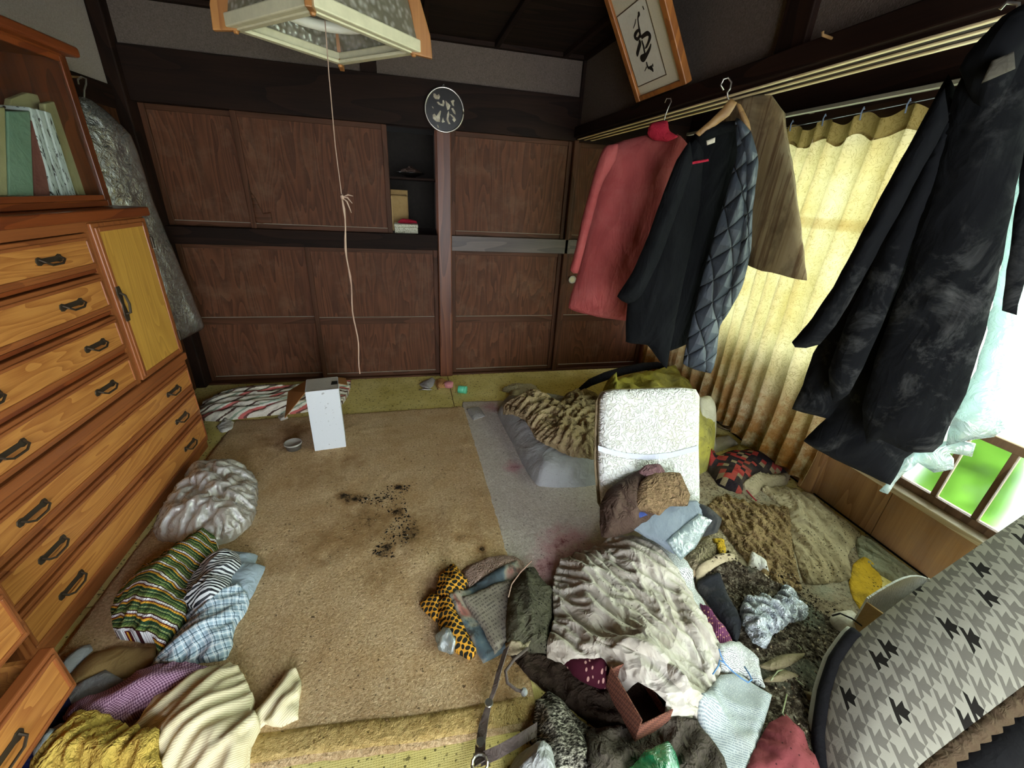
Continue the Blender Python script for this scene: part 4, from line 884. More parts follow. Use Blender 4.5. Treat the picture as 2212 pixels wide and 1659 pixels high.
def plastic(name, tint, tr=.45, rough=.25, gl0=.08):
    g = G(name); tp = g.n('ShaderNodeBsdfTransparent'); tp.inputs[0].default_value = srgb(tint); gl = g.n('ShaderNodeBsdfGlossy'); gl.inputs['Roughness'].default_value = rough
    df = g.n('ShaderNodeBsdfDiffuse'); df.inputs[0].default_value = srgb(tint); tl = g.n('ShaderNodeBsdfTranslucent'); tl.inputs[0].default_value = srgb(tint)
    bp = g.n('ShaderNodeBump'); bp.inputs['Strength'].default_value = .8; bp.inputs['Distance'].default_value = .01; g.l(g.noise(g.co(), 24, 4, .6, 1.5), bp.inputs['Height'])
    for q in (gl, df, tl): g.l(bp.outputs[0], q.inputs['Normal'])
    a = g.n('ShaderNodeMixShader'); a.inputs[0].default_value = .5; g.l(df.outputs[0], a.inputs[1]); g.l(tl.outputs[0], a.inputs[2])
    b = g.n('ShaderNodeMixShader'); b.inputs[0].default_value = tr; g.l(a.outputs[0], b.inputs[1]); g.l(tp.outputs[0], b.inputs[2])
    lw = g.n('ShaderNodeLayerWeight'); lw.inputs[0].default_value = .35; g.l(bp.outputs[0], lw.inputs[1])
    c = g.n('ShaderNodeMixShader'); g.l(g.math('ADD', g.math('MULTIPLY', lw.outputs[1], .6), gl0), c.inputs[0]); g.l(b.outputs[0], c.inputs[1]); g.l(gl.outputs[0], c.inputs[2]); g.l(c.outputs[0], g.out.inputs[0]); return g.m
m_pla = plastic('cloudy_plastic', 'c9d9da', .5); m_bag = plastic('clear_bag_plastic', 'f6f6f4', .55, .22, .1); m_pla2 = plastic('dusty_clear_plastic', 'b9b9b6', .62, .14, .2)
pc = thing('plastic_cover', 'torn cloudy plastic garment cover hanging behind the black coat', 'plastic cover', (1.14, .66, .8), world=True)
hang('cover', [(2260, 120), (2215, 300), (2170, 520), (2125, 740), (2085, 850), (2050, 930), (2042, 962), (2095, 948), (2150, 942), (2172, 925), (2170, 820), (2195, 720), (2240, 560), (2300, 300)], O, n, ex, m_pla, pc, off=-.09, H=.01, back=.02, w=.04, wr=.012, fr=10, fdir=math.pi/2-.3, stretch=5, seed=41, res=.02, rnd=.2, wob=.008)
hang('torn_flap', [(1950, 985), (1990, 960), (2060, 950), (2110, 960), (2100, 985), (2050, 975), (2060, 1010), (2020, 1022), (1985, 1000), (1945, 1030), (1915, 1068), (1895, 1060), (1925, 1035)], O, n, ex, m_pla, pc, off=-.11, H=.004, back=.004, w=.02, wr=.008, fr=18, seed=42, res=.014, rnd=.1, wob=.008)

# garment bag hanging in the corner beyond the chests
GO = Vector((-1.36, 2.7, 0)); gn = Vector((.93, -.36, 0)).normalized(); gx = Zv.cross(gn)
gb = thing('garment_bag', 'dusty clear plastic garment bag hanging between the chests and the back wall', 'garment bag', (-1.4, 2.7, .46), world=True)
hang('plastic_sleeve', [(170, 208), (196, 216), (236, 246), (282, 292), (302, 345), (332, 440), (382, 560), (441, 705), (415, 722), (385, 738), (330, 740), (260, 560), (200, 420), (160, 300)], GO, gn, gx, m_pla2, gb, H=.04, back=.03, w=.05, wr=.012, fr=11, fdir=math.pi/2+.1, stretch=6, seed=51, res=.018, rnd=.3, wob=.003)
hang('pale_garment', [(176, 215), (200, 226), (236, 262), (268, 310), (285, 400), (320, 520), (360, 640), (385, 700), (330, 700), (260, 540), (200, 400), (165, 300)], GO, gn, gx, clothm('grey_garment_cotton', '5f5e5c', '4a4948', wr=.3), gb, off=-.015, H=.02, back=.01, w=.04, wr=.01, fr=9, fdir=math.pi/2+.1, stretch=6, seed=52, res=.022)
ph_ = onplane(176, 168, GO, gn)
mkobj('wall_peg', MB().tube([ph_, Vector((XL+.019, ph_.y+.01, ph_.z+.005))], .005, 8), m_hw, gb)
mkobj('hook', MB().tube([onplane(a, b, GO, gn) for a, b in [(170, 182), (168, 172), (176, 166), (186, 170), (186, 182), (182, 195), (182, 215)]], .0035, 6), m_steel, gb)
# ================================================================== CARPETS
def attr_grid(name, poly, m, z, blobs, res=.014, seed=0, wr=.003, parent=None, edge=.006, hfn=None):
    """thin rug with its own soot / stain mask stored as a named attribute"""
    o = puff(name, poly, m, H=edge, w=.006, wr=wr, fr=5, fdir=1.2, stretch=2, seed=seed, res=res, rnd=.04, wob=.004, edge=.002, follow=0, lump=.05, hfn=hfn)
    me = o.data; co = np.zeros(len(me.vertices)*3); me.vertices.foreach_get('co', co); co = co.reshape(-1, 3); x, y = co[:,0], co[:,1]
    val = np.zeros(len(x))
    for bx_, by_, r, a in blobs: val = np.maximum(val, a*np.exp(-(((x-bx_)**2+(y-by_)**2)/r**2)))
    val = np.clip(val*(1+.55*fbm(x*14, y*14, 3, seed+3)), 0, 1)
    at = me.attributes.new('stain', 'FLOAT', 'POINT'); at.data.foreach_set('value', val.astype(np.float32)); return o
def carpet_m(name, c1, c2, stainc, sootc, specks='2a2119', pile=180, rough=1.0, pilec=None):
    g = G(name, .95, .05); v = g.co(); a = g.n('ShaderNodeAttribute'); a.attribute_name = 'stain'; st = a.outputs['Fac']
    c = g.ramp(g.noise(v, 5, 5, .65), [(.3, c1), (.7, c2)]); c = g.mix(g.ramp(g.noise(v, pile*.6, 4, .75), [(.4, .6), (.62, 0.0)]), c, pilec or stainc)
    f = g.math('ADD', st, g.math('MULTIPLY', g.math('SUBTRACT', g.noise(v, 22, 5, .75), .5), .7))
    c = g.mix(g.ramp(f, [(.22, 0.0), (.6, .75)]), c, stainc)
    f2 = g.math('ADD', st, g.math('MULTIPLY', g.math('SUBTRACT', g.noise(v, 42, 5, .8), .5), 1.3))
    c = g.mix(g.ramp(f2, [(.64, 0.0), (.92, .95)]), c, sootc)
    c = g.mix(g.ramp(g.noise(v, 75, 3, .6), [(.655, 0.0), (.70, .75)]), c, specks)
    g.col(c); g.bump(g.noise(v, pile*.55, 4, .75), 1.0, .014); g.bump(g.noise(v, 34, 3, .6), .5, .010); return g.m
m_car = carpet_m('tan_carpet', 'cfae82', 'e8cea6', '96734a', '1a1613')
m_car2 = carpet_m('white_pink_carpet', 'd5cbc0', 'e6dfd5', 'c48f92', '7a3f43', '4a3b33', pilec='a89a8c')
w2 = lambda px, py: tuple(onz(px, py).xy)
pc2 = attr_grid('carpet', fl([(1000, 868), (1090, 866), (1200, 880), (1300, 900), (1420, 1000), (1400, 1240), (1300, 1400), (1160, 1400), (1060, 1240), (985, 960)]), m_car2, 0,
    [(*w2(1230, 1190), .16, .75), (*w2(1160, 960), .13, .7), (*w2(1110, 1010), .08, .6), (*w2(1190, 1230), .12, .7), (*w2(1060, 880), .1, .55)], seed=3, wr=.0004, edge=.002)
tag(pc2, 'whitish carpet with pink stains between the tan carpet and the floor chair', 'carpet')
HMs = HM.copy(); HM[:] = 0
car = attr_grid('carpet', [(-1.10, 2.60), (-.6, 2.592), (0, 2.605), (.335, 2.60), (.345, 2.0), (.352, 1.25), (.325, .9), (.30, .625), (0, .635), (-.28, .665), (-.62, .69), (-1.12, .72), (-1.125, 1.5)], m_car, 0,
    [(*w2(*p), r, a) for p, r, a in [((760, 1080), .06, .95), ((740, 1075), .04, .95), ((862, 1055), .028, 1), ((860, 1112), .045, .95), ((838, 1190), .05, 1), ((825, 1200), .03, 1), ((740, 1170), .05, .75), ((920, 1165), .04, .72), ((990, 1165), .04, .7), ((1040, 1190), .03, .75), ((700, 1190), .05, .65),
      ((790, 1130), .2, .62), ((890, 1150), .2, .6), ((680, 1020), .22, .45), ((760, 1000), .12, .5), ((700, 1180), .18, .52), ((820, 1240), .14, .5), ((1010, 1150), .12, .5), ((570, 960), .15, .45), ((600, 1220), .12, .4), ((820, 1620), .25, .35), ((950, 1400), .1, .4), ((1100, 1450), .2, .55), ((640, 930), .14, .5)]], seed=5, wr=.004,
    hfn=lambda x, y: .013*np.exp(-((x-.14)/.05)**2)*np.exp(-((y-1.45)/.16)**2)+.010*np.exp(-((x+.03)/.06)**2)*np.exp(-((y-1.33)/.1)**2)+.006*np.exp(-((x-.262)/.012)**2)*(y > 1.2)+.006*np.exp(-((x-.30)/.010)**2)*(y > 1.6))
tag(car, 'large tan carpet with burnt black stains in the middle of the floor', 'carpet')
HM = np.maximum(HM, HMs)
m_bord = carpet_m('tan_carpet_binding', 'b79a62', 'c7ad76', '8f7340', '3a2e1c', pile=90)
cb_ = puff('binding', [(-1.1, .735), (-.6, .705), (-.28, .68), (0, .65), (.30, .64), (.303, .70), (0, .715), (-.28, .745), (-.6, .77), (-1.1, .80)], m_bord, H=.003, w=.006, wr=.001, res=.016, rnd=.3, wob=.002, edge=.002, follow=0, parent=car)

# charred granules on the carpet: nobody could count them
def crumbs(name, n, poly, m, s0, s1, seed, label, cat, flat=.5, bias=None):
    rs = np.random.RandomState(seed); P = np.asarray(poly); mb = MB(); lo, hi = P.min(0), P.max(0); k = 0
    X = rs.uniform(lo[0], hi[0], n*6); Y = rs.uniform(lo[1], hi[1], n*6); ok = inside(P, X, Y)
    dens = fbm(X*9, Y*9, 2, seed); ok &= dens > rs.uniform(-.6, .35, len(X)); X, Y = X[ok][:n], Y[ok][:n]; Zs = hm_get(X, Y)
    for x, y, z in zip(X, Y, Zs):
        s = s0+(s1-s0)*rs.rand()**3; a = rs.rand()*6.28; e = 1+rs.rand()*1.4
        c, d = math.cos(a)*s, math.sin(a)*s; h = s*flat*rs.uniform(.6, 1.6)
        mb.add([(x+c*e, y+d*e, z), (x-d, y+c, z), (x-c*e, y-d*e, z), (x+d, y-c, z), (x+c*.3, y+d*.2, z+h)], [(0, 1, 4), (1, 2, 4), (2, 3, 4), (3, 0, 4)])
    o = mkobj(name, mb, m); tag(o, label, cat); o['kind'] = 'stuff'; return o
g = G('charcoal', .9, .1); g.col(g.ramp(g.noise(g.co(), 120, 2), [(.4, '0d0b0a'), (.62, '2a221b'), (.72, 'c9bfae')])); m_char = g.m
crumbs('charred_crumbs', 520, fl([(735, 1070), (800, 1072), (850, 1048), (885, 1052), (880, 1110), (900, 1130), (880, 1180), (850, 1210), (800, 1200), (830, 1150), (850, 1120), (830, 1100), (770, 1090)]), m_char, .0015, .006, 3, 'burnt black crumbs scattered over the stain on the tan carpet', 'debris')
g = G('straw_crumb', .9, .1); g.col(g.ramp(g.noise(g.co(), 90, 2), [(.4, '5a452c'), (.6, 'c9b48c')])); m_straw = g.m
crumbs('floor_crumbs', 900, [(-1.05, 2.58), (.33, 2.58), (.33, .7), (-.9, .75)], m_straw, .0012, .004, 9, 'tiny pale crumbs strewn across the tan carpet', 'debris')

# ================================================================== WHITE BOX and things by the back wall
def wall_pair(a, b): 
    A, B = onz(*a), onz(*b); ex = (B-A).normalized(); n = ex.cross(Vector((0, 0, 1))); 
    if n.dot(-A) < 0: n = -n
    return A, B, ex, n
A, B, ex, n = wall_pair((682, 977), (747, 967)); A.z = B.z = .008
TL = onplane(658, 848, A, n); TR = onplane(737, 843, A, n); hz = (TL.z+TR.z)/2; bk_ = onz(668, 797, hz); dep = (bk_-TL).dot(-n)
dep = max(.06, min(dep, .16)); wB = (B-A).length
bxo = thing('cardboard_box', 'tall white cardboard box with open brown flap standing on the carpet', 'box', A, world=True)
g = G('white_box_card', .6, .3); g.col(g.mix(g.ramp(g.noise(g.co(), 60, 3), [(.68, 0.0), (.73, .6)]), 'c6cad0', '6f6a66')); m_wc = g.m
m_bc = clothm('brown_box_card', '7a5430', '8d6238', wr=.1, weave=False)
def slab(P, t=.003, mm=m_wc, name='panel'):
    P = [Vector(p) for p in P]; nn = (P[1]-P[0]).cross(P[2]-P[0]).normalized()*t
    k = len(P); return mkobj(name, MB().add(P+[p+nn for p in P], [tuple(range(k))[::-1], tuple(range(k, 2*k))]+[(i, (i+1) % k, k+(i+1) % k, k+i) for i in range(k)]), mm, bxo)
U = Vector((0, 0, hz)); Db = -n*dep
lx = ex*(-.008)
slab([A, B, B+U, A+U], name='front_panel'); slab([B, B+Db, B+Db+U, B+U], name='side_panel'); slab([A+Db, A, A+U, A+Db+U], name='side_panel'); slab([B+Db, A+Db, A+Db+U, B+Db+U], name='back_panel')
slab([A+U*.985+Db*.02, B+U*.985+Db*.02, B+Db+U*1.0, A+Db+U*1.0], name='lid_panel', mm=clothm('grey_box_inside', 'b9b4ac', 'a8a299', wr=.1, weave=False))
slab([A+U*.99, A+Db+U*.99, A+Db+U+ex*-.10+Vector((0, 0, -.06)), A+U+ex*-.115+Vector((0, 0, -.13))+n*.02], name='open_flap', mm=m_bc)
slab([B+Db*.45+U, B+Db+U, B+Db+U+ex*.045+Vector((0, 0, -.012)), B+Db*.5+U+ex*.05+Vector((0, 0, -.02))], name='small_flap', mm=m_bc)
slab([B+Db*.35+U*1.004+ex*-.035, B+Db*.35+U*1.004, B+Db*.62+U*1.006, B+Db*.62+U*1.006+ex*-.03], t=.001, name='slot', mm=m_black)
raise_box([A.xy, B.xy, (B+Db).xy, (A+Db).xy], .3)
# lidded cup
cp = onz(634, 972, .008); rc = .5*(onz(654, 965)-onz(616, 965)).length*.95
cup = thing('plastic_cup', 'small lidded plastic cup on the carpet beside the white box', 'cup', (cp.x, cp.y+rc*.3, .009))
m_cupm = plain('grey_cup_plastic', '4a443e', .4, .4); m_lid = plain('cloudy_lid', 'aaa79f', .35, .4)
mkobj('bowl', MB().lathe([(rc*.78, 0), (rc*.82, .004), (rc*.95, .034), (rc*.93, .036)], 28), m_cupm, cup, smooth=True)
mkobj('lid', MB().lathe([(rc*.97, .034), (rc*1.02, .034), (rc*1.02, .041), (rc*.93, .042), (rc*.88, .038), (0.001, .0385)], 28), m_lid, cup, smooth=True)
# striped bundle by the wall
def stripes(name, stops, freq, ax=0, dirt='3a3029', wr=.5, wscale=26, warp=0.0, specks=True):
    g = G(name, .9, .1); v = g.co('UV'); s = g.sep(v); f = g.math('FRACT', g.math('MULTIPLY', s[ax], freq)); c = g.ramp(f, stops, 'CONSTANT')
    c = dirty(g, c, '2a231c' if specks else None, 80, .14, dirt, .55); g.col(c); g.bump(g.noise(g.co(), wscale, 4, .6, 1), wr, .012); return g.m
m_bund = stripes('striped_quilt_cloth', [(0, 'd9d2c4'), (.22, '6f4a44'), (.30, 'c46a66'), (.42, 'd9d6c8'), (.52, '8f9f8c'), (.6, 'd2ccbc'), (.78, '4f3c36'), (.86, 'cfc8ba')], 9, 1, dirt='4a3b34')
puff('striped_quilt', fl([(432, 893), (445, 868), (500, 845), (560, 836), (640, 838), (700, 832), (757, 822), (752, 850), (736, 873), (700, 880), (640, 889), (560, 896), (470, 906), (440, 905)], .015), m_bund, H=.045, w=.04, wr=.022, fr=16, fdir=pd((450, 890), (740, 850)), stretch=5, seed=61, res=.010, sim=(1.4, 1.05),
     uvrot=.5, label='crumpled striped quilt along the foot of the back wall behind the white box', cat='quilt')
m_paper = clothm('white_paper', 'd8d6d0', 'c9c5bb', dirt='8f8778', wr=.5, wscale=30, weave=False)
puff('paper_scrap', fl([(468, 918), (486, 905), (505, 910), (500, 926), (478, 932)], .01), m_paper, H=.012, w=.02, wr=.008, fr=20, seed=62, res=.009, label='crumpled white paper scrap beside the chest at the carpet corner', cat='paper')
puff('paper_scrap', fl([(600, 898), (616, 893), (622, 903), (606, 908)], .01), m_paper, H=.01, w=.02, wr=.006, fr=20, seed=63, res=.008, label='tiny white paper scrap under the brown box flap', cat='paper')
# little things on the matting
m_silv = clothm('silver_foil_packet', 'a9a6a4', '8f8c8b', wr=.6, wscale=50, rough=.4, weave=False)
puff('foil_packet', fl([(906, 828), (930, 815), (940, 818), (935, 832), (922, 841)], .01), m_silv, H=.022, w=.02, wr=.005, fr=20, seed=64, res=.007, label='small silver packet lying at the foot of the back wall', cat='packet')
puff('sponge', fl([(940, 822), (952, 817), (966, 822), (964, 834), (945, 834)], .015), clothm('orange_sponge', 'b98a58', 'a37848', wr=.6, wscale=60), H=.03, w=.015, wr=.003, seed=65, res=.007, label='tan sponge between the silver packet and the pink cap', cat='sponge')
pk = onz(970, 838); pkc = thing('bottle_cap', 'pink ribbed cap standing on the yellow matting', 'cap', (pk.x, pk.y+.02, .001))
m_pk = plain('pink_plastic', 'c9848c', .4, .4); m_te = plain('mint_plastic', '5fc7a0', .35, .4)
mkobj('shell', MB().lathe([(.03, 0), (.033, .004), (.033, .036), (.029, .04), (0.001, .041)], 24), m_pk, pkc, smooth=True)
mkobj('rim', MB().lathe([(.034, .026), (.0355, .028), (.0355, .033), (.034, .035)], 24), m_pk, pkc)
tj = onz(998, 850); tjt = thing('plastic_jar', 'mint green plastic jar lying on its side by the pink cap', 'jar', (tj.x, tj.y+.012, .028))
tjt.rotation_euler = (math.pi/2, 0, math.radians(70))
mkobj('body', MB().lathe([(.001, -.028), (.026, -.028), (.028, -.024), (.028, .018), (.026, .02)], 24), m_te, tjt, smooth=True)
mkobj('lid', MB().lathe([(.0285, .02), (.029, .022), (.029, .036), (.026, .039), (.001, .039)], 24), m_te, tjt, smooth=True)
st = onz(920, 843); tag(mkobj('metal_clip', MB().tube([(st.x-.05, st.y, .006), (st.x-.02, st.y+.004, .008), (st.x+.02, st.y-.004, .006), (st.x+.045, st.y-.008, .006)], [.004, .006, .006, .003], 8), m_steel, smooth=True), 'thin metal clip lying in front of the silver packet', 'clip')
st = onz(948, 842); tag(mkobj('cork', MB().tube([(st.x-.012, st.y+.004, .008), (st.x, st.y, .008), (st.x+.012, st.y-.006, .008)], [.007, .0075, .006], 10), m_hw, smooth=True), 'short brown cork in front of the pink cap', 'cork')
puff('tissue', fl([(1084, 842), (1112, 831), (1150, 836), (1173, 850), (1150, 861), (1122, 852), (1112, 866), (1094, 858), (1102, 848)], .01), clothm('cream_tissue', 'bfb49c', 'a89c82', dirt='6d614a', wr=.7, wscale=50), H=.03, w=.02, wr=.016, fr=22, seed=66, res=.008, label='crumpled cream tissue on the matting behind the beige quilt', cat='tissue')
puff('plastic_pouch', fl([(1008, 883), (1034, 878), (1048, 897), (1022, 906)], .01), m_silv, H=.012, w=.02, wr=.004, seed=67, res=.009, rnd=.2, label='small pale pouch at the far right corner of the tan carpet', cat='pouch')

# ================================================================== CLOTHES HEAP ON THE LEFT
puff('plastic_bag', fl([(338, 1100), (332, 1070), (350, 1050), (400, 1015), (470, 1003), (525, 1010), (555, 1040), (553, 1085), (543, 1120), (505, 1155), (470, 1168), (400, 1166), (335, 1155), (326, 1125)], .035), m_bag, H=.08, w=.06, wr=.05, fr=9, fdir=.6, stretch=1.3, seed=71, res=.008, warp=1.6, sim=(1.4, 1.4, dict(grav=.00005, kb=.3)),
     label='crumpled clear plastic bag in front of the chest', cat='plastic bag')
m_fold = clothm('pale_blue_grey_jersey', '9fadb8', '8897a5', wr=.3, wscale=18)
puff('folded_shirt', fl([(430, 1210), (470, 1178), (530, 1180), (552, 1184), (548, 1204), (570, 1208), (560, 1232), (535, 1278), (500, 1285), (440, 1270)], .05), m_fold, H=.05, w=.02, wr=.006, fr=9, fdir=.7, stretch=4, seed=73, res=.012, rnd=.3, label='pale blue-grey folded shirt under the black and white striped one', cat='shirt')
def plaid(name, base, l1, l2, f1, f2, wr=.5):
    g = G(name, .9, .1); s = g.sep(g.co('UV'))
    def lines(ax, f, w, off=0.0): return g.ramp(g.math('FRACT', g.math('ADD', g.math('MULTIPLY', s[ax], f), off)), [(0, 1.0), (w, 0.0)], 'CONSTANT')
    c = base
    for ax, f, w, off, colr, am in ((0, f1, .25, 0, l1, .55), (1, f1, .25, 0, l1, .55), (0, f2, .12, .3, l2, .8), (1, f2, .12, .3, l2, .8), (0, f1, .08, .6, 'eef0f0', .6), (1, f1, .08, .6, 'eef0f0', .6)):
        c = g.mix(g.math('MULTIPLY', lines(ax, f, w, off), am), c, colr)
    c = dirty(g, c, None, 60, .1, '6d7580', .3); g.col(c); g.bump(g.noise(g.co(), 26, 4, .6, 1), wr, .012); return g.m
m_plaid = plaid('light_blue_plaid', 'b4c4d2', '7f98aa', '39505f', 44, 44)
puff('plaid_shirt', fl([(400, 1300), (440, 1270), (500, 1270), (535, 1285), (525, 1315), (502, 1350), (497, 1385), (480, 1412), (430, 1420), (370, 1432), (325, 1428), (350, 1400), (390, 1350)], .04), m_plaid, H=.07, w=.05, wr=.02, fr=9, fdir=pd((370, 1410), (500, 1300)), stretch=4, seed=74, res=.010, sim=(1.28, 1.06), uvrot=.35, label='light blue plaid shirt spilling from the pile beside the chest', cat='shirt')
def knit():
    g = G('multicolour_slub_knit', .95, .05); s = g.sep(g.co('UV')); row = g.math('FRACT', g.math('MULTIPLY', s[1], 25.0))
    c = g.ramp(row, [(0, '2e4a34'), (.10, 'e0a93a'), (.22, '571a22'), (.30, 'e9e8ec'), (.44, '3c1a1e'), (.50, '7e8c52'), (.62, '57703e'), (.74, '1f3526'), (.82, '8c9a62'), (.92, '2e4a34')], 'CONSTANT')
    cell = g.math('FRACT', g.math('ADD', g.math('MULTIPLY', s[0], 130.0), g.math('MULTIPLY', g.math('FLOOR', g.math('MULTIPLY', s[1], 100.0)), .37)))
    gap = g.ramp(cell, [(0, 1.0), (.16, 0.0)], 'CONSTANT'); rowgap = g.ramp(g.math('FRACT', g.math('MULTIPLY', s[1], 150.0)), [(0, .7), (.14, 0.0)], 'CONSTANT')
    c = g.mix(g.math('MAXIMUM', g.math('MULTIPLY', gap, .85), rowgap), c, '1a1712'); g.col(c); g.bump(g.math('SUBTRACT', 1.0, g.math('MAXIMUM', gap, rowgap)), .7, .006); g.bump(g.noise(g.co(), 18, 3, .5, 1), .4, .015); return g.m
m_knit = knit()
puff('knit_cardigan', fl([(405, 1162), (440, 1150), (466, 1158), (462, 1185), (430, 1225), (402, 1290), (400, 1330), (360, 1370), (342, 1402), (325, 1372), (245, 1358), (234, 1312), (255, 1268), (292, 1235), (335, 1210), (372, 1178)], .06), m_knit, H=.12, w=.06, wr=.028, fr=8, fdir=pd((330, 1380), (430, 1170)), stretch=3.5, seed=75, res=.010, sim=(1.22, 1.04, dict(kb=.6)), uvrot=-.35,
     label='green, white and yellow slub knit cardigan heaped in front of the chest', cat='cardigan')
m_bw = stripes('black_white_stripe_jersey', [(0, '17171c'), (.5, 'cfd2d6')], 95, 1, dirt='8a8f98', specks=False, wr=.3)
HM[:] = np.maximum(HM, 0)
puff('striped_shirt', fl([(398, 1298), (404, 1262), (420, 1232), (452, 1205), (490, 1186), (514, 1192), (520, 1215), (502, 1242), (490, 1272), (462, 1300), (420, 1310)], .07), m_bw, H=.06, w=.035, wr=.014, fr=9, fdir=.7, stretch=4, seed=76, res=.010, uvrot=.25, rnd=.4, label='black and white striped shirt folded on the pile by the knit cardigan', cat='shirt')
# lower left pile
g = cloth('scuffed_tan_card', '8a7048', 'a58a5c', dirt='4a3a24', wr=.2, weave=False); m_tanc = g.m
puff('cardboard_sheet', fl([(118, 1500), (160, 1440), (200, 1405), (260, 1395), (340, 1405), (330, 1430), (270, 1460), (200, 1480), (150, 1510)], .02), m_tanc, H=.02, w=.03, wr=.004, seed=77, res=.016, rnd=.25, label='scuffed tan cardboard sheet beside the open drawers', cat='cardboard')
m_gp = clothm('grey_glossy_paper', '8a8a8e', '77777c', wr=.3, rough=.5, weave=False)
puff('paper_sheet', fl([(95, 1515), (165, 1475), (228, 1447), (262, 1462), (275, 1475), (190, 1512), (130, 1545)], .03), m_gp, H=.01, w=.01, wr=.004, seed=78, res=.014, rnd=.1, label='grey glossy paper sheet between the tan cardboard and the gingham shirt', cat='paper')
m_navy = clothm('navy_cloth', '1d2450', '141a3a', wr=.5)
puff('folded_cloth', fl([(10, 1659), (60, 1590), (110, 1520), (150, 1505), (150, 1560), (110, 1620), (60, 1690)], .03), m_navy, H=.04, w=.03, wr=.008, seed=79, res=.014, label='navy cloth packed against the open bottom drawer', cat='cloth')
def ging(name, c1, c2, c3, f):
    g = G(name, .9, .1); s = g.sep(g.co('UV'))
    a = g.ramp(g.math('FRACT', g.math('MULTIPLY', s[0], f)), [(0, 0.0), (.5, .5)], 'CONSTANT'); b = g.ramp(g.math('FRACT', g.math('MULTIPLY', s[1], f)), [(0, 0.0), (.5, .5)], 'CONSTANT')
    c = g.ramp(g.math('ADD', a, b), [(0, c1), (.4, c2), (.9, c3)], 'CONSTANT'); g.col(c); g.bump(g.noise(g.co(), 22, 4, .6, 1), .45, .012); return g.m
m_ging = ging('mauve_gingham', 'c4a3bb', '96708c', '5c3d58', 180)
puff('gingham_shirt', fl([(135, 1532), (190, 1492), (258, 1470), (290, 1440), (335, 1428), (420, 1432), (446, 1440), (440, 1468), (380, 1500), (300, 1530), (210, 1565), (150, 1570)], .05), m_ging, H=.075, w=.035, wr=.018, fr=9, fdir=pd((170, 1550), (400, 1440)), stretch=4, seed=80, res=.010, sim=(1.25, 1.05), uvrot=.5, label='mauve gingham shirt on the lower left pile', cat='shirt')
m_cs = stripes('cream_fine_stripe_cotton', [(0, 'dcd2b0'), (.74, 'b9a98a')], 210, 1, dirt='a8926a', specks=False, wr=.35, wscale=18)
sh = thing('striped_shirt', 'cream shirt with fine stripes sprawled at the bottom left, cuff stretched onto the carpet', 'shirt', (-.5, .75, 0), world=True)
o1 = puff('sleeve', fl([(470, 1690), (520, 1610), (548, 1575), (552, 1535), (585, 1500), (618, 1450), (634, 1441), (651, 1472), (645, 1520), (641, 1552), (606, 1570), (572, 1562), (548, 1590), (530, 1690)], .015), m_cs, H=.028, w=.02, wr=.012, fr=14, fdir=pd((520, 1600), (630, 1470)), stretch=4, seed=82, res=.008, sim=(1.3, 1.05), uvrot=.8, rnd=.3, parent=sh)
o2 = puff('body', fl([(280, 1570), (335, 1510), (400, 1478), (450, 1442), (490, 1426), (516, 1440), (545, 1500), (542, 1530), (558, 1555), (540, 1600), (500, 1690), (330, 1690), (300, 1610)], .045), m_cs, H=.075, w=.05, wr=.022, fr=8, fdir=pd((330, 1600), (510, 1450)), stretch=4, seed=81, res=.009, sim=(1.3, 1.06), uvrot=.3, parent=sh)
m_ytow = clothm('yellow_terry', 'ccb05a', 'b89a44', dirt='80692c', wr=.8, wscale=40)
puff('towel', fl([(50, 1700), (78, 1625), (100, 1590), (180, 1545), (235, 1548), (300, 1580), (352, 1600), (350, 1640), (345, 1700)], .05), m_ytow, H=.09, w=.05, wr=.03, fr=10, fdir=.6, stretch=2.5, seed=83, res=.010, sim=(1.3, 1.3), label='crumpled yellow towel at the bottom left', cat='towel')
puff('plastic_packet', fl([(50, 1585), (95, 1562), (132, 1548), (128, 1575), (108, 1600), (66, 1628)], .08), m_pla, H=.018, w=.02, wr=.008, fr=16, fdir=.5, stretch=3, seed=84, res=.009, rnd=.2, label='shiny clear plastic packet beside the yellow towel', cat='packet')
# ================================================================== RIGHT SIDE: soiled rug, bedding, floor chair
g = G('soiled_beige_rug', .95, .05); v = g.co()
c = g.ramp(g.noise(v, 6, 5, .7), [(.3, '7d6c55'), (.5, 'a99a80'), (.72, 'c6bda6')]); c = g.mix(g.ramp(g.noise(v, 60, 4, .75), [(.5, 0.0), (.64, .85)]), c, '3a3026'); c = g.mix(g.ramp(g.noise(v, 9, 4), [(.55, 0.0), (.7, .5)]), c, '8f9a86')
g.col(c); g.bump(g.noise(v, 90, 5, .8), 1.0, .012); m_soil = g.m
puff('soiled_rug', fl([(1500, 1000), (1580, 985), (1660, 1060), (1760, 1090), (1850, 1180), (1880, 1290), (1830, 1420), (1800, 1540), (1790, 1720), (1500, 1720), (1400, 1500), (1380, 1250), (1440, 1150), (1490, 1080)]), m_soil, H=.012, w=.03, wr=.006, fr=9, fdir=.4, stretch=2, seed=101, res=.016, rnd=.3, wob=.01,
     label='soiled crumbly rug under the heap by the window', cat='rug')
m_futon = clothm('grey_futon_cotton', 'a3a4a4', '8f9091', dirt='65625c', damt=.5, wr=.4, wscale=12, speck='4a4640')
puff('futon', fl([(1075, 885), (1092, 868), (1180, 862), (1290, 880), (1330, 960), (1310, 1030), (1240, 1043), (1165, 1040), (1138, 1008), (1108, 950)], .035), m_futon, H=.12, w=.035, wr=.006, fr=5, fdir=.2, stretch=2, seed=102, res=.016, rnd=.5, lump=.1, label='folded grey futon under the beige quilt', cat='futon')
m_quil = clothm('beige_quilt_cotton', 'ad9a7a', '94815f', dirt='5d4e34', damt=.6, wr=.8, wscale=16, bdist=.02)
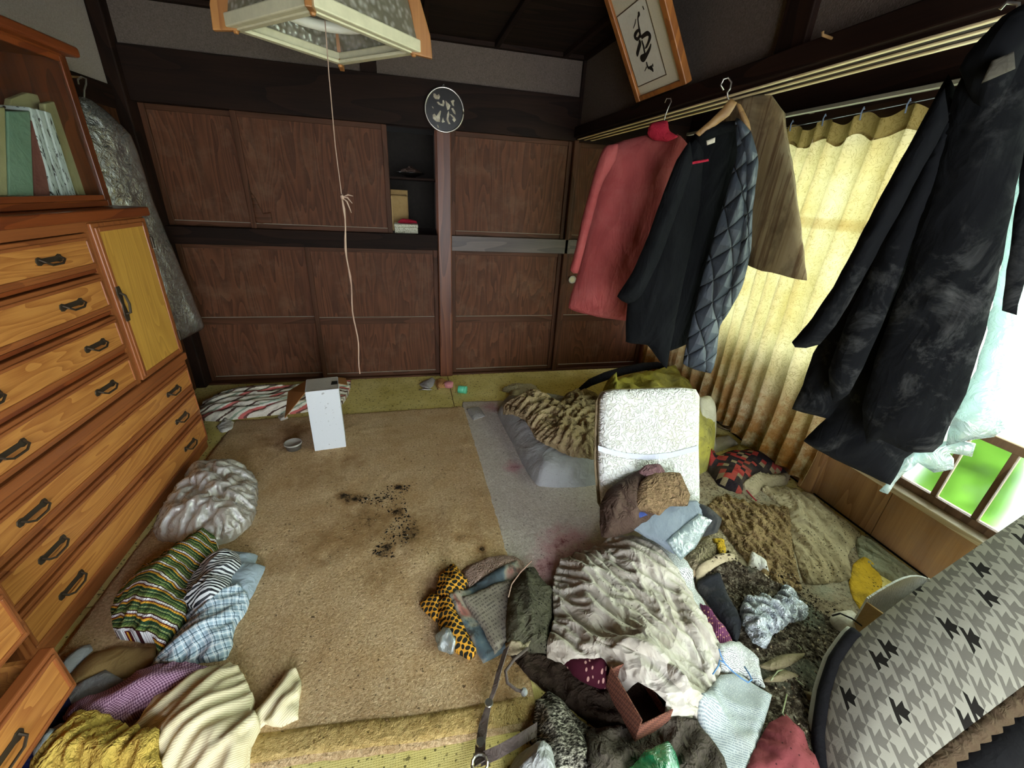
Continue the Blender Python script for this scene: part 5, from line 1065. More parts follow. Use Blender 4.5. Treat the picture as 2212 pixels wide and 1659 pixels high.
qt = puff('quilt', fl([(1088, 872), (1120, 862), (1160, 852), (1205, 880), (1232, 842), (1262, 836), (1310, 862), (1330, 930), (1310, 985), (1240, 985), (1180, 960), (1158, 943), (1132, 905)], .13), m_quil, H=.06, w=.04, wr=.026, fr=9, fdir=pd((1110, 950), (1290, 860)), stretch=2.2, seed=103, res=.009, warp=1.0, sim=(1.25, 1.2), label='rumpled beige quilt on the folded grey futon', cat='quilt')
m_olv = clothm('olive_futon_cotton', 'a59d44', '857f48', dirt='5d5538', damt=.75, wr=.5, wscale=12, blot=5)
m_nvy = clothm('navy_edge_cloth', '1c1b26', '13121a', wr=.5)
ol = thing('futon', 'olive stained futon with navy edge rolled against the corner behind the floor chair', 'futon', (1.7, 2.5, 0), world=True)
puff('cover', fl([(1296, 852), (1312, 828), (1350, 812), (1430, 801), (1472, 808), (1520, 850), (1562, 905), (1552, 942), (1490, 962), (1400, 940), (1330, 890)], .24), m_olv, H=.32, w=.04, wr=.02, fr=7, fdir=.3, stretch=3, seed=104, res=.014, folds=40, parent=ol)
mkobj('edge_roll', MB().tube([onz(a, b, z) for a, b, z in [(1252, 842, .20), (1275, 826, .24), (1310, 812, .26), (1350, 800, .28), (1390, 792, .29), (1420, 789, .29), (1445, 795, .28)]], [.014, .026, .03, .03, .03, .026, .014], 12), m_nvy, ol, smooth=True)
puff('foam_sheet', fl([(1480, 960), (1540, 935), (1578, 928), (1599, 946), (1556, 962), (1495, 978)], .05), clothm('pale_foam', 'b9b5a0', 'a09b84', dirt='6f6a55', wr=.2), H=.02, w=.01, wr=.002, seed=106, res=.014, rnd=.1, label='pale foam sheet sticking out under the olive futon', cat='foam')
m_tow = clothm('beige_towel', '93846c', '75674f', dirt='463b2a', wr=.6, wscale=20)
tw = thing('rolled_towel', 'beige towel rolled up at the foot of the curtain', 'towel', (2.0, 1.9, 0), world=True)
a, b = onz(1560, 905, .05), onz(1625, 930, .05)
sp_ = [Vector(( (.012+.0075*k*.35)*math.cos(k*.55), (.012+.0075*k*.35)*math.sin(k*.55))) for k in range(34)]
ax = (b-a).normalized(); sx = ax.cross(Zv).normalized()
def rollfn(u, v):
    k = u*33; i = min(int(k), 32); t = k-i; q = sp_[i]*(1-t)+sp_[i+1]*t; q = q*(.8+.15*mnoise.noise((v*4, u*3, 1)))
    return a+ax*(v*(b-a).length)+sx*q.x+Zv*(q.y+.055-a.z+.01)
mkobj('roll', MB().grid(rollfn, 120, 10), m_tow, tw, smooth=True, solid=.006)
# floor chair
def emboss():
    g = G('white_embossed_fabric', .85, .12); v = g.co('UV'); n1 = g.noise(v, 42, 1, .4, 1.2); ln = g.math('ABSOLUTE', g.math('SUBTRACT', n1, .5)); h = g.ramp(ln, [(0.0, 0.0), (.05, .7), (.1, 1.0)])
    c = g.mix(g.math('SUBTRACT', 1.0, h), 'd2d2d0', 'c2c0b9'); c = g.mix(g.ramp(g.noise(g.co(), 4, 4), [(.5, 0.0), (.75, .5)]), c, 'cfc4ac'); g.col(c); g.bump(h, .6, .010); return g.m  # groove lines tinted darker: shade of the relief put into the colour
m_emb = emboss()
m_side = clothm('beige_chair_side', '9c8a6c', '85745a', dirt='5a4c38', wr=.3)
chair = thing('floor_chair', 'legless floor chair with white embossed backrest in the middle of the heap', 'chair', (1.05, 1.2, 0), world=True)
KO = Vector((1.0, 1.35, .39)); ku = Vector((.0, .235, .47)).normalized(); kn0 = Vector((-.10, -.89, .44)); kx = ku.cross(kn0).normalized(); kx = kx if kx.x > 0 else -kx; kn_ = kx.cross(ku).normalized()
def cpx(px, off=0.0): return [(lambda p: (p.dot(kx), p.dot(ku)))(onplane(a, b, KO+kn_*off, kn_)-KO) for a, b in px]
def cuv(o, s=1): return o
puff('backrest', cpx([(1296, 862), (1305, 847), (1330, 842), (1470, 838), (1500, 841), (1508, 856), (1506, 960), (1508, 1080), (1480, 1120), (1320, 1125), (1300, 1090), (1292, 1000)]), m_emb, H=.022, w=.018, wr=.0, res=.014, rnd=.15, wob=.001, seed=110, frame=(KO, kx, ku, kn_), back=.045, lump=.05, edge=.012, parent=chair)
fset(puff('backrest_rear', cpx([(1292, 866), (1303, 846), (1330, 840), (1470, 836), (1503, 839), (1511, 856), (1509, 960), (1511, 1080), (1480, 1122), (1320, 1127), (1296, 1090), (1288, 1000)]), m_side, H=-.02, w=.02, wr=.0, res=.02, rnd=.15, wob=.001, seed=111, frame=(KO-kn_*.03, kx, ku, kn_), back=.03, parent=chair), {'label': 'beige rear of the backrest'})
bnd = [onplane(px, py, KO+kn_*.037, kn_) for px, py in [(1292, 968), (1310, 974), (1350, 984), (1400, 988), (1450, 983), (1508, 968)]]
mkobj('elastic_band', MB().strip(bnd, ku*.011, .002), clothm('white_elastic', 'c5c6d6', 'b5b6c8', wr=.1), chair)
mkobj('seat', MB().box(.80, 1.26, .97, 1.27, .018, .075), m_side, chair, bevel=.03, seg=4)
raise_box([(.80, .97), (1.26, .97), (1.26, 1.27), (.80, 1.27)], .075)

# ================================================================== heap between chair and window
m_cush = None
g = G('red_black_patchwork', .9, .1); s = g.sep(g.co('UV'))
fx = g.math('FLOOR', g.math('MULTIPLY', s[0], 38.0)); fy = g.math('FLOOR', g.math('MULTIPLY', s[1], 38.0)); cmb = g.n('ShaderNodeCombineXYZ'); g.l(fx, cmb.inputs[0]); g.l(fy, cmb.inputs[1])
wn = g.n('ShaderNodeTexWhiteNoise', noise_dimensions='2D'); g.l(cmb.outputs[0], wn.inputs['Vector']); c = g.ramp(wn.outputs['Value'], [(0, '1d1b22'), (.5, '8f2e2c'), (.68, '16151b'), (.8, 'a04038'), (.93, '8f8264')], 'CONSTANT')
c = g.mix(g.math('MULTIPLY', g.wave(g.co('UV'), 60, 0, 0, 1, 'BANDS', 'DIAGONAL'), .25), c, '3a2420'); c = dirty(g, c, '1c1815', 80, .1, '5a5040', .6); g.col(c); g.bump(g.noise(g.co(), 20, 3), .3, .01); m_cush = g.m
cu_ = thing('cushion', 'red and black patchwork cushion beside the curtain foot', 'cushion', (1.65, 1.55, 0), world=True)
puff('cover', fl([(1528, 1000), (1560, 976), (1605, 966), (1660, 976), (1708, 1008), (1722, 1022), (1650, 1030), (1605, 1058), (1555, 1040)], .045), m_cush, H=.085, w=.04, wr=.006, seed=120, res=.013, uvrot=.6, parent=cu_)
m_hem = clothm('cream_backing', 'a89c80', '92866a', dirt='544830', wr=.5)
puff('backing', fl([(1600, 1056), (1640, 1030), (1722, 1022), (1700, 1040), (1650, 1052), (1625, 1070)], .03), m_hem, H=.05, w=.02, wr=.01, seed=121, res=.012, parent=cu_, follow=0)
m_brst = clothm('brown_stained_sheet', '8a7350', 'a58e66', dirt='4a3822', damt=.8, wr=1.0, wscale=22, bdist=.02, speck='1e170f', sp_scale=85, sp_thr=.26)
m_bge = clothm('beige_mouldy_cloth', 'b3a688', '9a8a6a', dirt='5d5038', damt=.7, wr=.6, wscale=10, bdist=.02, speck='2e261a', sp_scale=80, sp_thr=.26)
puff('sheet', fl([(1645, 1058), (1700, 1050), (1790, 1062), (1850, 1092), (1862, 1150), (1832, 1200), (1842, 1245), (1800, 1258), (1740, 1260), (1715, 1180), (1695, 1100)], .02), m_bge, H=.02, w=.05, wr=.016, fr=7, fdir=pd((1700, 1060), (1820, 1240)), stretch=3, seed=122, res=.010, sim=(1.2, 1.06), label='beige mouldy cloth lying along the wainscot below the window', cat='cloth')
puff('sheet', fl([(1530, 1092), (1562, 1068), (1640, 1088), (1702, 1098), (1712, 1180), (1732, 1272), (1690, 1268), (1630, 1225), (1590, 1180), (1560, 1140)], .03), m_brst, H=.015, w=.04, wr=.014, fr=15, fdir=pd((1590, 1100), (1715, 1265)), stretch=3, seed=123, res=.008, warp=1.2, sim=(1.3, 1.12), label='brown stained wrinkled sheet between the floor chair and the beige cloth', cat='sheet')
m_gw = clothm('greenish_white_cloth', '9c9d86', '7f7c62', dirt='443d2c', wr=.7, wscale=22)
puff('cloth_strip', fl([(1852, 1162), (1885, 1158), (1935, 1200), (1985, 1240), (2020, 1262), (1960, 1262), (1900, 1232), (1856, 1198)], .02), m_gw, H=.012, w=.03, wr=.016, fr=14, fdir=pd((1870, 1170), (2000, 1260)), stretch=6, seed=124, res=.009, sim=(1.4, 1.02), label='greenish white cloth twisted along the foot of the wainscot', cat='cloth')
g = cloth('speckled_yellow', 'c7a12a', 'a98a2c', dirt='55481e', damt=.7, wr=.5, speck='1e1a10', sp_scale=70, sp_thr=.3); m_yf = g.m
puff('speckled_yellow', fl([(1842, 1222), (1864, 1206), (1905, 1245), (1904, 1285), (1872, 1330), (1845, 1302), (1832, 1262)], .01), m_yf, H=.004, w=.02, wr=.002, seed=125, res=.012, label='speckled yellow patch of floor matting beside the white basket', cat='foam')  # thin added patch standing for the floor matting that shows here
puff('wadded_cloth', fl([(1498, 1242), (1540, 1226), (1605, 1238), (1685, 1272), (1705, 1290), (1640, 1282), (1560, 1262), (1505, 1256)], .03), m_bge, H=.045, w=.025, wr=.018, fr=15, fdir=-.35, stretch=4, seed=126, res=.010, label='rolled soiled cloth crossing the debris behind the foil', cat='cloth')
puff('orange_rind', fl([(1555, 1232), (1580, 1232), (1592, 1242), (1570, 1250)], .07), clothm('orange_foam', 'b98a3a', wr=.3), H=.012, w=.01, wr=.002, seed=127, res=.008, label='small orange scrap on the rolled soiled cloth', cat='scrap')
# things piled on the seat, leaning against the backrest
SO = Vector((1.02, 1.10, .19)); su_ = Vector((0, .76, .65)).normalized(); sx_ = Vector((1, -.08, 0)).normalized(); sx_ = (sx_-su_*su_.dot(sx_)).normalized(); sn_ = sx_.cross(su_).normalized()
def seatp(px, off): return [(lambda p: (p.dot(sx_), p.dot(su_)))(onplane(a, b, SO+sn_*off, sn_)-SO) for a, b in px]
def leaning(name, px, m, off, **k): return puff(name, seatp(px, off), m, frame=(SO+sn_*off, sx_, su_, sn_), **k)
m_dkb = clothm('dark_brown_leatherette', '3b2c24', '55433a', dirt='241a15', wr=.8, wscale=18, rough=.7)
leaning('crumpled_jacket', [(1296, 1100), (1310, 1062), (1340, 1038), (1385, 1014), (1430, 1026), (1440, 1090), (1400, 1130), (1345, 1156), (1300, 1160)], m_dkb, 0, H=.05, back=.05, w=.03, wr=.018, fr=9, fdir=1.1, stretch=3, seed=130, res=.011, folds=26, label='dark brown crumpled jacket on the seat of the floor chair', cat='jacket')
m_fold2 = clothm('grey_blue_vinyl', '7b848e', '66707a', dirt='4a4f55', wr=.2, rough=.35, weave=False, speck='2d3036')
leaning('vinyl_folder', [(1352, 1135), (1400, 1100), (1450, 1082), (1505, 1082), (1520, 1105), (1532, 1128), (1500, 1178), (1472, 1205), (1430, 1180)], m_fold2, .012, H=.010, back=.04, w=.01, wr=.005, fr=6, fdir=.3, stretch=3, seed=133, res=.012, rnd=.1, label='grey-blue vinyl folder below the crepe cloth', cat='folder')
leaning('plastic_sleeve', [(1440, 1168), (1510, 1110), (1537, 1125), (1500, 1185), (1470, 1210)], m_pla, .03, H=.004, back=.004, w=.01, wr=.005, fr=14, seed=134, res=.010, rnd=.1, label='clear plastic sleeve on the grey-blue folder', cat='plastic sleeve')
m_dkc = clothm('charcoal_cloth', '2a2b2f', '1c1d20', dirt='6d6a64', damt=.4, wr=.4)
leaning('black_cap', [(1498, 1085), (1530, 1096), (1558, 1120), (1548, 1150), (1515, 1160), (1503, 1130)], m_dkc, .0, H=.03, back=.03, w=.02, wr=.006, seed=135, res=.010, label='charcoal cap beside the grey-blue folder', cat='cap')
leaning('mauve_scrap', [(1380, 1020), (1396, 1004), (1424, 1003), (1436, 1022), (1405, 1034)], clothm('mauve_crepe', '7d5f62', '65494c', wr=.8, wscale=40), .05, H=.015, back=.02, w=.02, wr=.008, fr=20, seed=131, res=.007, label='mauve crepe scrap on top of the brown jacket', cat='cloth')
m_crep = clothm('brown_crepe', '7a6148', '947a5c', dirt='46352a', wr=1.0, wscale=36, bdist=.022, aniso=(1, 1.6, 1))
leaning('crepe_cloth', [(1384, 1040), (1412, 1020), (1468, 1022), (1480, 1045), (1491, 1070), (1484, 1092), (1446, 1094), (1425, 1113), (1395, 1104), (1366, 1100)], m_crep, .055, H=.022, back=.03, w=.015, wr=.010, fr=24, fdir=1.3, stretch=3, seed=132, res=.007, rnd=.15, folds=70, flen=.06, fwid=.004, famp=.007, fspread=.5, label='light brown crinkled crepe cloth hanging over the chair seat', cat='cloth')
leaning('blue_trim', [(1366, 1104), (1392, 1106), (1400, 1112), (1372, 1120)], clothm('blue_knit', '3f4f86', '34427a', wr=.6), .045, H=.008, back=.01, w=.01, wr=.003, seed=1321, res=.007, label='scrap of blue knit showing under the crepe cloth', cat='cloth')
puff('paper_scrap', fl([(1512, 1150), (1552, 1142), (1562, 1160), (1520, 1168)], .05), m_paper, H=.006, w=.01, wr=.004, seed=136, res=.008, rnd=.1, label='white paper scrap below the charcoal cap', cat='paper')
puff('paper_scrap', fl([(1625, 1190), (1650, 1205), (1662, 1228), (1620, 1215)], .05), m_paper, H=.006, w=.01, wr=.004, seed=137, res=.008, rnd=.1, label='white triangular scrap on the brown stained sheet', cat='paper')
m_pl2 = clothm('peeling_laminate', '8f8266', 'b5a888', dirt='3a3022', damt=.8, wr=.9, wscale=40, speck='241c12')
puff('peeling_magazine', fl([(1480, 1205), (1530, 1165), (1590, 1185), (1600, 1225), (1540, 1222), (1495, 1240)], .05), m_pl2, H=.03, w=.02, wr=.012, fr=20, seed=138, res=.010, label='sodden peeling magazine between the newspaper and the stained sheet', cat='magazine')
puff('yellow_label', fl([(1538, 1168), (1562, 1172), (1566, 1200), (1552, 1204)], .10), m_yf, H=.003, w=.006, wr=.002, seed=139, res=.008, rnd=.1, label='torn yellow label on the sodden magazine', cat='label')

# ================================================================== big white shirt pile
m_box = None
g = G('red_brown_woven_card', .8, .2); s = g.sep(g.co('Object')); ck = g.n('ShaderNodeTexChecker'); g.l(g.mp(g.co(), (1, 1, 1), (.4, .3, .7)), ck.inputs[0]); ck.inputs['Scale'].default_value = 150; ck.inputs[1].default_value = srgb('7d5040'); ck.inputs[2].default_value = srgb('54342b')
g.col(ck.outputs[0]); g.bump(ck.outputs['Fac'], .3, .002); m_box = g.m
m_mar = None
g = G('maroon_dotted_cloth', .9, .1); vo = g.voro(g.co('UV'), 62, rnd=.35); g.col(g.mix(g.ramp(vo, [(.22, 1.0), (.27, 0.0)]), '3d1420', 'b58a80')); g.bump(g.noise(g.co(), 18, 3), .4, .012); m_mar = g.m
m_dark2 = clothm('shadow_brown', '2a211a', '3a2e24', dirt='14100d', wr=.7)
puff('shadow_sheet', fl([(1090, 1400), (1180, 1390), (1300, 1420), (1420, 1500), (1440, 1560), (1330, 1600), (1220, 1520), (1150, 1470)], .005), m_dark2, H=.02, w=.04, wr=.012, fr=9, fdir=-.8, seed=140, res=.012, sim=(1.15, 1.1), label='dark brown sheet standing in for shadow under the handbag strap and carton', cat='cloth')  # added sheet whose near-black brown stands for the shadows lying here
puff('dotted_cloth', fl([(1215, 1415), (1260, 1400), (1310, 1402), (1345, 1450), (1325, 1478), (1275, 1475), (1240, 1452)], .05), m_mar, H=.05, w=.03, wr=.012, fr=8, seed=141, res=.012, label='maroon dotted cloth peeping out under the white shirt', cat='cloth')
m_mag = None
g = G('faded_magazine_cover', .5, .3); v = g.co(); c = g.ramp(g.noise(v, 7, 3, .6, .4), [(.3, '2c3438'), (.45, '505f66'), (.52, '8a8678'), (.6, '8f5a52'), (.7, '3f3b3a')]); c = g.mix(g.ramp(g.noise(v, 24, 5, .75), [(.52, 0.0), (.64, .8)]), c, '2a2a2a'); g.col(c); m_mag = g.m
def textline(name, base, ink, rows, cols, thr=.45, rot=0.0, uv=True):
    g = G(name, .75, .2); v = g.mp(g.co('UV'), (1, 1, 1), (0, 0, rot)); s = g.sep(v); r = g.math('FRACT', g.math('MULTIPLY', s[1], rows)); inrow = g.ramp(r, [(0, 0.0), (.35, 1.0), (.85, 0.0)], 'CONSTANT')
    rowid = g.math('FLOOR', g.math('MULTIPLY', s[1], rows)); cm = g.n('ShaderNodeCombineXYZ'); g.l(g.math('MULTIPLY', s[0], cols), cm.inputs[0]); g.l(g.math('MULTIPLY', rowid, 7.3), cm.inputs[1]); gl = g.ramp(g.noise(cm.outputs[0], 1.0, 2), [(thr, 0.0), (thr+.02, 1.0)])
    c = g.mix(g.math('MULTIPLY', g.math('MULTIPLY', inrow, gl), .8), base, ink); c = dirty(g, c, '2a241c', 60, .09, '9a8f78', .35); g.col(c); g.bump(g.noise(g.co(), 9, 3), .25, .012); return g.m
m_news = textline('newsprint', 'd5d8d6', '4c4d50', 190, 420, .45, .6); m_hand = textline('ruled_handwritten_paper', 'b4bab9', '78848c', 190, 420, .42, .52); m_mpage = textline('stained_printed_page', '857e70', '4a4540', 75, 200, .5, -.4)
pinkf = clothm('pinkish_fuzzy_towel', 'b59a8c', 'a3877a', dirt='7a5f50', wr=1.0, wscale=80)
puff('fuzzy_towel', fl([(995, 1235), (1010, 1220), (1060, 1200), (1110, 1196), (1135, 1215), (1100, 1260), (1010, 1275)], .02), pinkf, H=.03, w=.03, wr=.006, seed=142, res=.011, label='pinkish fuzzy towel tucked behind the magazine', cat='towel')
def polka():
    g = G('yellow_black_dot_cotton', .85, .12); v = g.mp(g.co('UV'), (1, 1, 1), (0, 0, .5)); vo = g.voro(v, 62, rnd=0); c = g.mix(g.ramp(vo, [(.40, 1.0), (.44, 0.0)]), 'cf9530', '23241f')
    g.col(dirty(g, c, None, 60, .1, '2a2114', .5)); g.bump(g.noise(g.co(), 16, 3), .4, .012); return g.m
m_polk = polka()
pk_ = thing('polka_dot_cloth', 'yellow cloth with black dots crumpled beside the magazine', 'cloth', (.1, 1.0, 0), world=True)
puff('folds', fl([(938, 1300), (948, 1250), (980, 1214), (1012, 1256), (990, 1290), (1000, 1335), (1030, 1398), (1015, 1416), (985, 1402), (952, 1370)], .03), m_polk, H=.045, w=.025, wr=.018, fr=9, fdir=-1.1, stretch=4, seed=143, res=.008, rnd=.2, sim=(1.25, 1.04), parent=pk_)
puff('corner', fl([(904, 1306), (932, 1285), (948, 1300), (945, 1345), (925, 1330)], .01), m_polk, H=.02, w=.015, wr=.006, seed=144, res=.010, rnd=.15, parent=pk_)
mg = thing('magazine', 'mouldy magazine with faded picture cover lying beside the dotted cloth', 'magazine', (.35, 1.0, 0), world=True)
puff('cover', fl([(968, 1284), (1118, 1203), (1140, 1224), (1160, 1300), (1130, 1370), (1044, 1416)], .05), m_mag, H=.012, w=.006, wr=.004, fr=4, seed=145, res=.014, rnd=.03, wob=.001, parent=mg)
puff('page', fl([(998, 1280), (1040, 1262), (1105, 1240), (1118, 1290), (1095, 1370), (1070, 1396), (1035, 1330)], .06), m_mpage, H=.006, w=.006, wr=.006, fr=5, seed=146, res=.012, rnd=.15, parent=mg)
m_mold = clothm('mouldy_grey_green_cloth', '5c5a48', '454235', dirt='23211a', damt=.7, wr=.6, wscale=26, speck='14130f', sp_scale=90, sp_thr=.3)
bg = thing('drawstring_pouch', 'mouldy grey-green drawstring pouch between the magazine and the white shirt', 'pouch', (.55, .95, 0), world=True)
puff('pouch', fl([(1104, 1252), (1135, 1222), (1160, 1222), (1185, 1248), (1202, 1262), (1200, 1330), (1188, 1400), (1130, 1396), (1096, 1390), (1094, 1330)], .05), m_mold, H=.06, w=.035, wr=.012, fr=9, fdir=1.4, stretch=4, seed=147, res=.011, parent=bg)
puff('gathered_neck', fl([(1136, 1222), (1138, 1204), (1158, 1198), (1166, 1215), (1160, 1228)], .08), m_mold, H=.02, w=.02, wr=.008, fr=24, seed=148, res=.008, parent=bg)
mkobj('drawstring', MB().tube([onz(1148, 1212, .125), onz(1125, 1235, .12), onz(1105, 1262, .10), onz(1098, 1290, .09)], .0025, 6), m_str, bg)
puff('cardboard_scrap', fl([(1092, 1392), (1130, 1398), (1145, 1398), (1128, 1412), (1098, 1408)], .03), m_hem, H=.012, w=.01, wr=.004, seed=149, res=.009, label='small beige scrap under the mouldy pouch', cat='scrap')
# the shirt lies over a low heap
raise_box(fl([(1250, 1220), (1330, 1190), (1420, 1210), (1490, 1300), (1510, 1390), (1450, 1440), (1330, 1400), (1255, 1360)], .02), .048)
puff('newspaper', fl([(1382, 1160), (1404, 1140), (1440, 1168), (1485, 1215), (1530, 1275), (1570, 1350), (1560, 1400), (1480, 1330), (1400, 1220)], .08), m_news, H=.008, w=.006, wr=.005, fr=4, fdir=-.8, stretch=4, seed=151, res=.014, rnd=.05, label='folded newspaper sticking out along the white shirt', cat='newspaper')
m_pur = None
g = G('purple_dotted_crepe', .9, .1); vo = g.voro(g.co('UV'), 80, rnd=.3); w_ = g.wave(g.mp(g.co('UV'), (1, 1, 1), (0, 0, .9)), 55, 1, 1, 1); g.col(g.mix(g.ramp(vo, [(.2, 1.0), (.25, 0.0)]), g.mix(w_, '5d2f50', '84496f'), 'd9a68a')); g.bump(w_, .6, .004); m_pur = g.m
puff('purple_cloth', fl([(1522, 1278), (1548, 1292), (1580, 1325), (1603, 1360), (1612, 1408), (1590, 1402), (1568, 1415), (1550, 1360), (1535, 1320)], .10), m_pur, H=.03, w=.02, wr=.008, fr=8, seed=152, res=.010, uvrot=.4, label='purple dotted crepe cloth beside the white shirt', cat='cloth')
# carton with woven pattern lying open
A0 = onz(1318, 1440, .13); A1 = onz(1386, 1556, .13)
cx_ = (A1-A0); L = cx_.length; cx_.normalize(); cyv = Vector((-cx_.y, cx_.x, 0))
if cyv.x < 0: cyv = -cyv
cb = thing('carton', 'red-brown woven-patterned carton lying open under the white shirt', 'carton', (A0.x, A0.y, 0), world=True)
def cbox(name, s0, s1, t0, t1, z0, z1, mm):
    v = [Vector((A0.x, A0.y, 0))+cx_*s+cyv*t+Zv*z for z in (z0, z1) for t in (t0, t1) for s in (s0, s1)]
    return mkobj(name, MB().add(v, [(0, 2, 3, 1), (4, 5, 7, 6), (0, 1, 5, 4), (2, 6, 7, 3), (0, 4, 6, 2), (1, 3, 7, 5)]), mm, cb, bevel=.0015)
bw_ = .12
cbox('side_panel', 0, L, 0, .004, .025, .13, m_box); cbox('side_panel', 0, L, bw_-.004, bw_, .025, .06, m_box); cbox('end_panel', L-.004, L, .004, bw_-.004, .025, .10, m_box); cbox('end_panel', 0, .004, .004, bw_-.004, .025, .12, m_box); cbox('floor_panel', .004, L-.004, .004, bw_-.004, .025, .029, m_dark2)
_cp = lambda s_, t_: tuple((Vector((A0.x, A0.y, 0))+cx_*s_+cyv*t_).xy)
raise_box([_cp(-.05, .05), _cp(L-.02, .06), _cp(L-.02, bw_+.05), _cp(-.05, bw_+.05)], .115)
g = cloth('white_cotton_shirt', 'c2bcb1', 'b3aa9b', dirt='8c7c64', damt=.4, wr=.55, wscale=9, bdist=.03, speck='2a2119', sp_scale=55, sp_thr=.13, blot=4); m_wsh = g.m
ws = thing('white_shirt', 'large wrinkled white shirt spread over the heap in the foreground', 'shirt', (.75, .85, 0), world=True)
puff('body', fl([(1203, 1210), (1215, 1190), (1250, 1176), (1330, 1156), (1382, 1164), (1440, 1205), (1482, 1255), (1530, 1330), (1572, 1400), (1562, 1440), (1552, 1490), (1505, 1530), (1452, 1536), (1405, 1502), (1368, 1480), (1300, 1425), (1222, 1412), (1186, 1396), (1184, 1372), (1200, 1320), (1196, 1250)], .085), m_wsh, sim=(1.32, 1.06), H=.04, w=.06, wr=.026, fr=11, fdir=pd((1260, 1200), (1520, 1400)), stretch=4.5, seed=153, res=.0075, rnd=.4, warp=.9, parent=ws, follow=5)
puff('sleeve', fl([(1440, 1440), (1500, 1440), (1560, 1462), (1585, 1500), (1545, 1512), (1490, 1500), (1450, 1470)], .14), m_wsh, H=.035, w=.03, wr=.012, fr=10, fdir=-.4, stretch=4, seed=154, res=.010, parent=ws)
puff('collar_band', fl([(1286, 1352), (1320, 1360), (1390, 1392), (1450, 1425), (1440, 1440), (1370, 1408), (1290, 1370)], .14), m_wsh, H=.016, w=.012, wr=.004, seed=155, res=.009, parent=ws)
puff('front_placket', fl([(1480, 1330), (1500, 1340), (1545, 1395), (1562, 1440), (1540, 1438), (1512, 1390)], .11), m_wsh, H=.02, w=.012, wr=.004, seed=156, res=.009, parent=ws)
m_blu = plain('blue_coated_wire', '4d86c0', .4, .5)
hw = thing('clothes_hanger', 'blue wire hanger with hooked end on the papers beside the white shirt', 'hanger', onz(1560, 1420, .06), world=True)
hp = [onz(x, y, z) for x, y, z in [(1608, 1440, .085), (1618, 1455, .085), (1624, 1468, .085), (1616, 1474, .085), (1600, 1464, .088), (1580, 1448, .092), (1565, 1432, .10), (1557, 1415, .12), (1553, 1402, .135)]]
mkobj('hook', MB().tube(hp, .0022, 6), m_blu, hw, smooth=True)
mkobj('arm', MB().tube([onz(1566, 1432, .10), onz(1554, 1426, .105), (onz(1552, 1438, .10)), onz(1540, 1456, .125)], .0022, 6), m_blu, hw, smooth=True)
g = G('dark_soil', .95, .05); v = g.co(); c = g.ramp(g.noise(v, 55, 5, .8), [(.33, '17120d'), (.48, '41382b'), (.58, '7d7462'), (.7, 'b5af9a')]); c = g.mix(g.ramp(g.noise(v, 7, 4), [(.52, 0.0), (.68, .6)]), c, '7f8674'); g.col(c); g.bump(g.noise(v, 70, 5, .8), 1.0, .02); m_soilk = g.m
puff('soil_heap', fl([(1520, 1262), (1580, 1250), (1660, 1275), (1720, 1285), (1790, 1340), (1850, 1380), (1800, 1470), (1775, 1560), (1775, 1700), (1700, 1720), (1620, 1560), (1640, 1470), (1600, 1400), (1570, 1330)], .01), m_soilk, H=.018, w=.05, wr=.010, fr=14, fdir=.3, stretch=1.2, seed=168, res=.012, wob=.012, label='dark crumbly soil and plant debris spread between the papers and the bolster', cat='soil')['kind'] = 'stuff'
g = G('dirt_crumb', .95, .05); g.col(g.ramp(g.noise(g.co(), 60, 2), [(.38, '16120e'), (.55, '3a3025'), (.66, '8f8268'), (.75, 'c9c2a8')])); m_dirt = g.m
m_straw2 = plain('dark_fleck', '2a2018', .95, .05)
crumbs('debris', 3000, fl([(1500, 1240), (1600, 1230), (1720, 1260), (1800, 1320), (1860, 1400), (1800, 1480), (1770, 1700), (1700, 1700), (1640, 1560), (1660, 1480), (1600, 1360)]), m_dirt, .001, .006, 13, 'crumbly dark soil and plant debris in front of the houndstooth bolster', 'debris', .7)
crumbs('debris', 900, fl([(1500, 1000), (1640, 1050), (1850, 1100), (1870, 1240), (1720, 1270), (1520, 1230)]), m_straw2, .0008, .003, 14, 'dark flecks scattered over the stained sheets by the window', 'debris', .6)
# foreground: papers, knit, handbag, bags, debris, bolster, basket
puff('ruled_paper', fl([(1500, 1530), (1560, 1450), (1600, 1440), (1672, 1494), (1650, 1570), (1622, 1680), (1570, 1660), (1525, 1590)], .05), m_hand, H=.010, w=.006, wr=.010, fr=4, fdir=-.4, stretch=4, seed=160, res=.012, rnd=.06, wob=.001, label='white ruled paper covered in fine writing below the white shirt', cat='paper')
puff('paper_bundle', fl([(1545, 1400), (1600, 1380), (1640, 1420), (1655, 1480), (1610, 1450), (1560, 1445)], .04), m_news, H=.010, w=.006, wr=.006, fr=5, seed=161, res=.012, rnd=.1, label='damp printed papers beneath the blue wire hanger', cat='paper')
g = G('grey_tweed_knit', .95, .05); v = g.co(); n1 = g.noise(g.mp(v, (1, 2.2, 1), (0, 0, .5)), 85, 3, .7); c = g.ramp(n1, [(.42, '1d1b18'), (.52, '6f6b60'), (.62, 'bdb9a8')], 'LINEAR'); c = g.mix(g.ramp(g.noise(v, 9, 3), [(.5, 0.0), (.62, .85)]), c, '15130f'); g.col(c); g.bump(n1, .9, .008); m_tweed = g.m
puff('tweed_sweater', fl([(1160, 1500), (1185, 1478), (1215, 1490), (1260, 1545), (1310, 1565), (1352, 1632), (1345, 1720), (1165, 1720), (1150, 1590)], .06), m_tweed, H=.09, w=.06, wr=.022, fr=7, fdir=pd((1190, 1490), (1290, 1659)), stretch=3, seed=162, res=.011, sim=(1.2, 1.05, dict(kb=.6)), label='grey black tweed knit sweater at the bottom centre', cat='sweater')
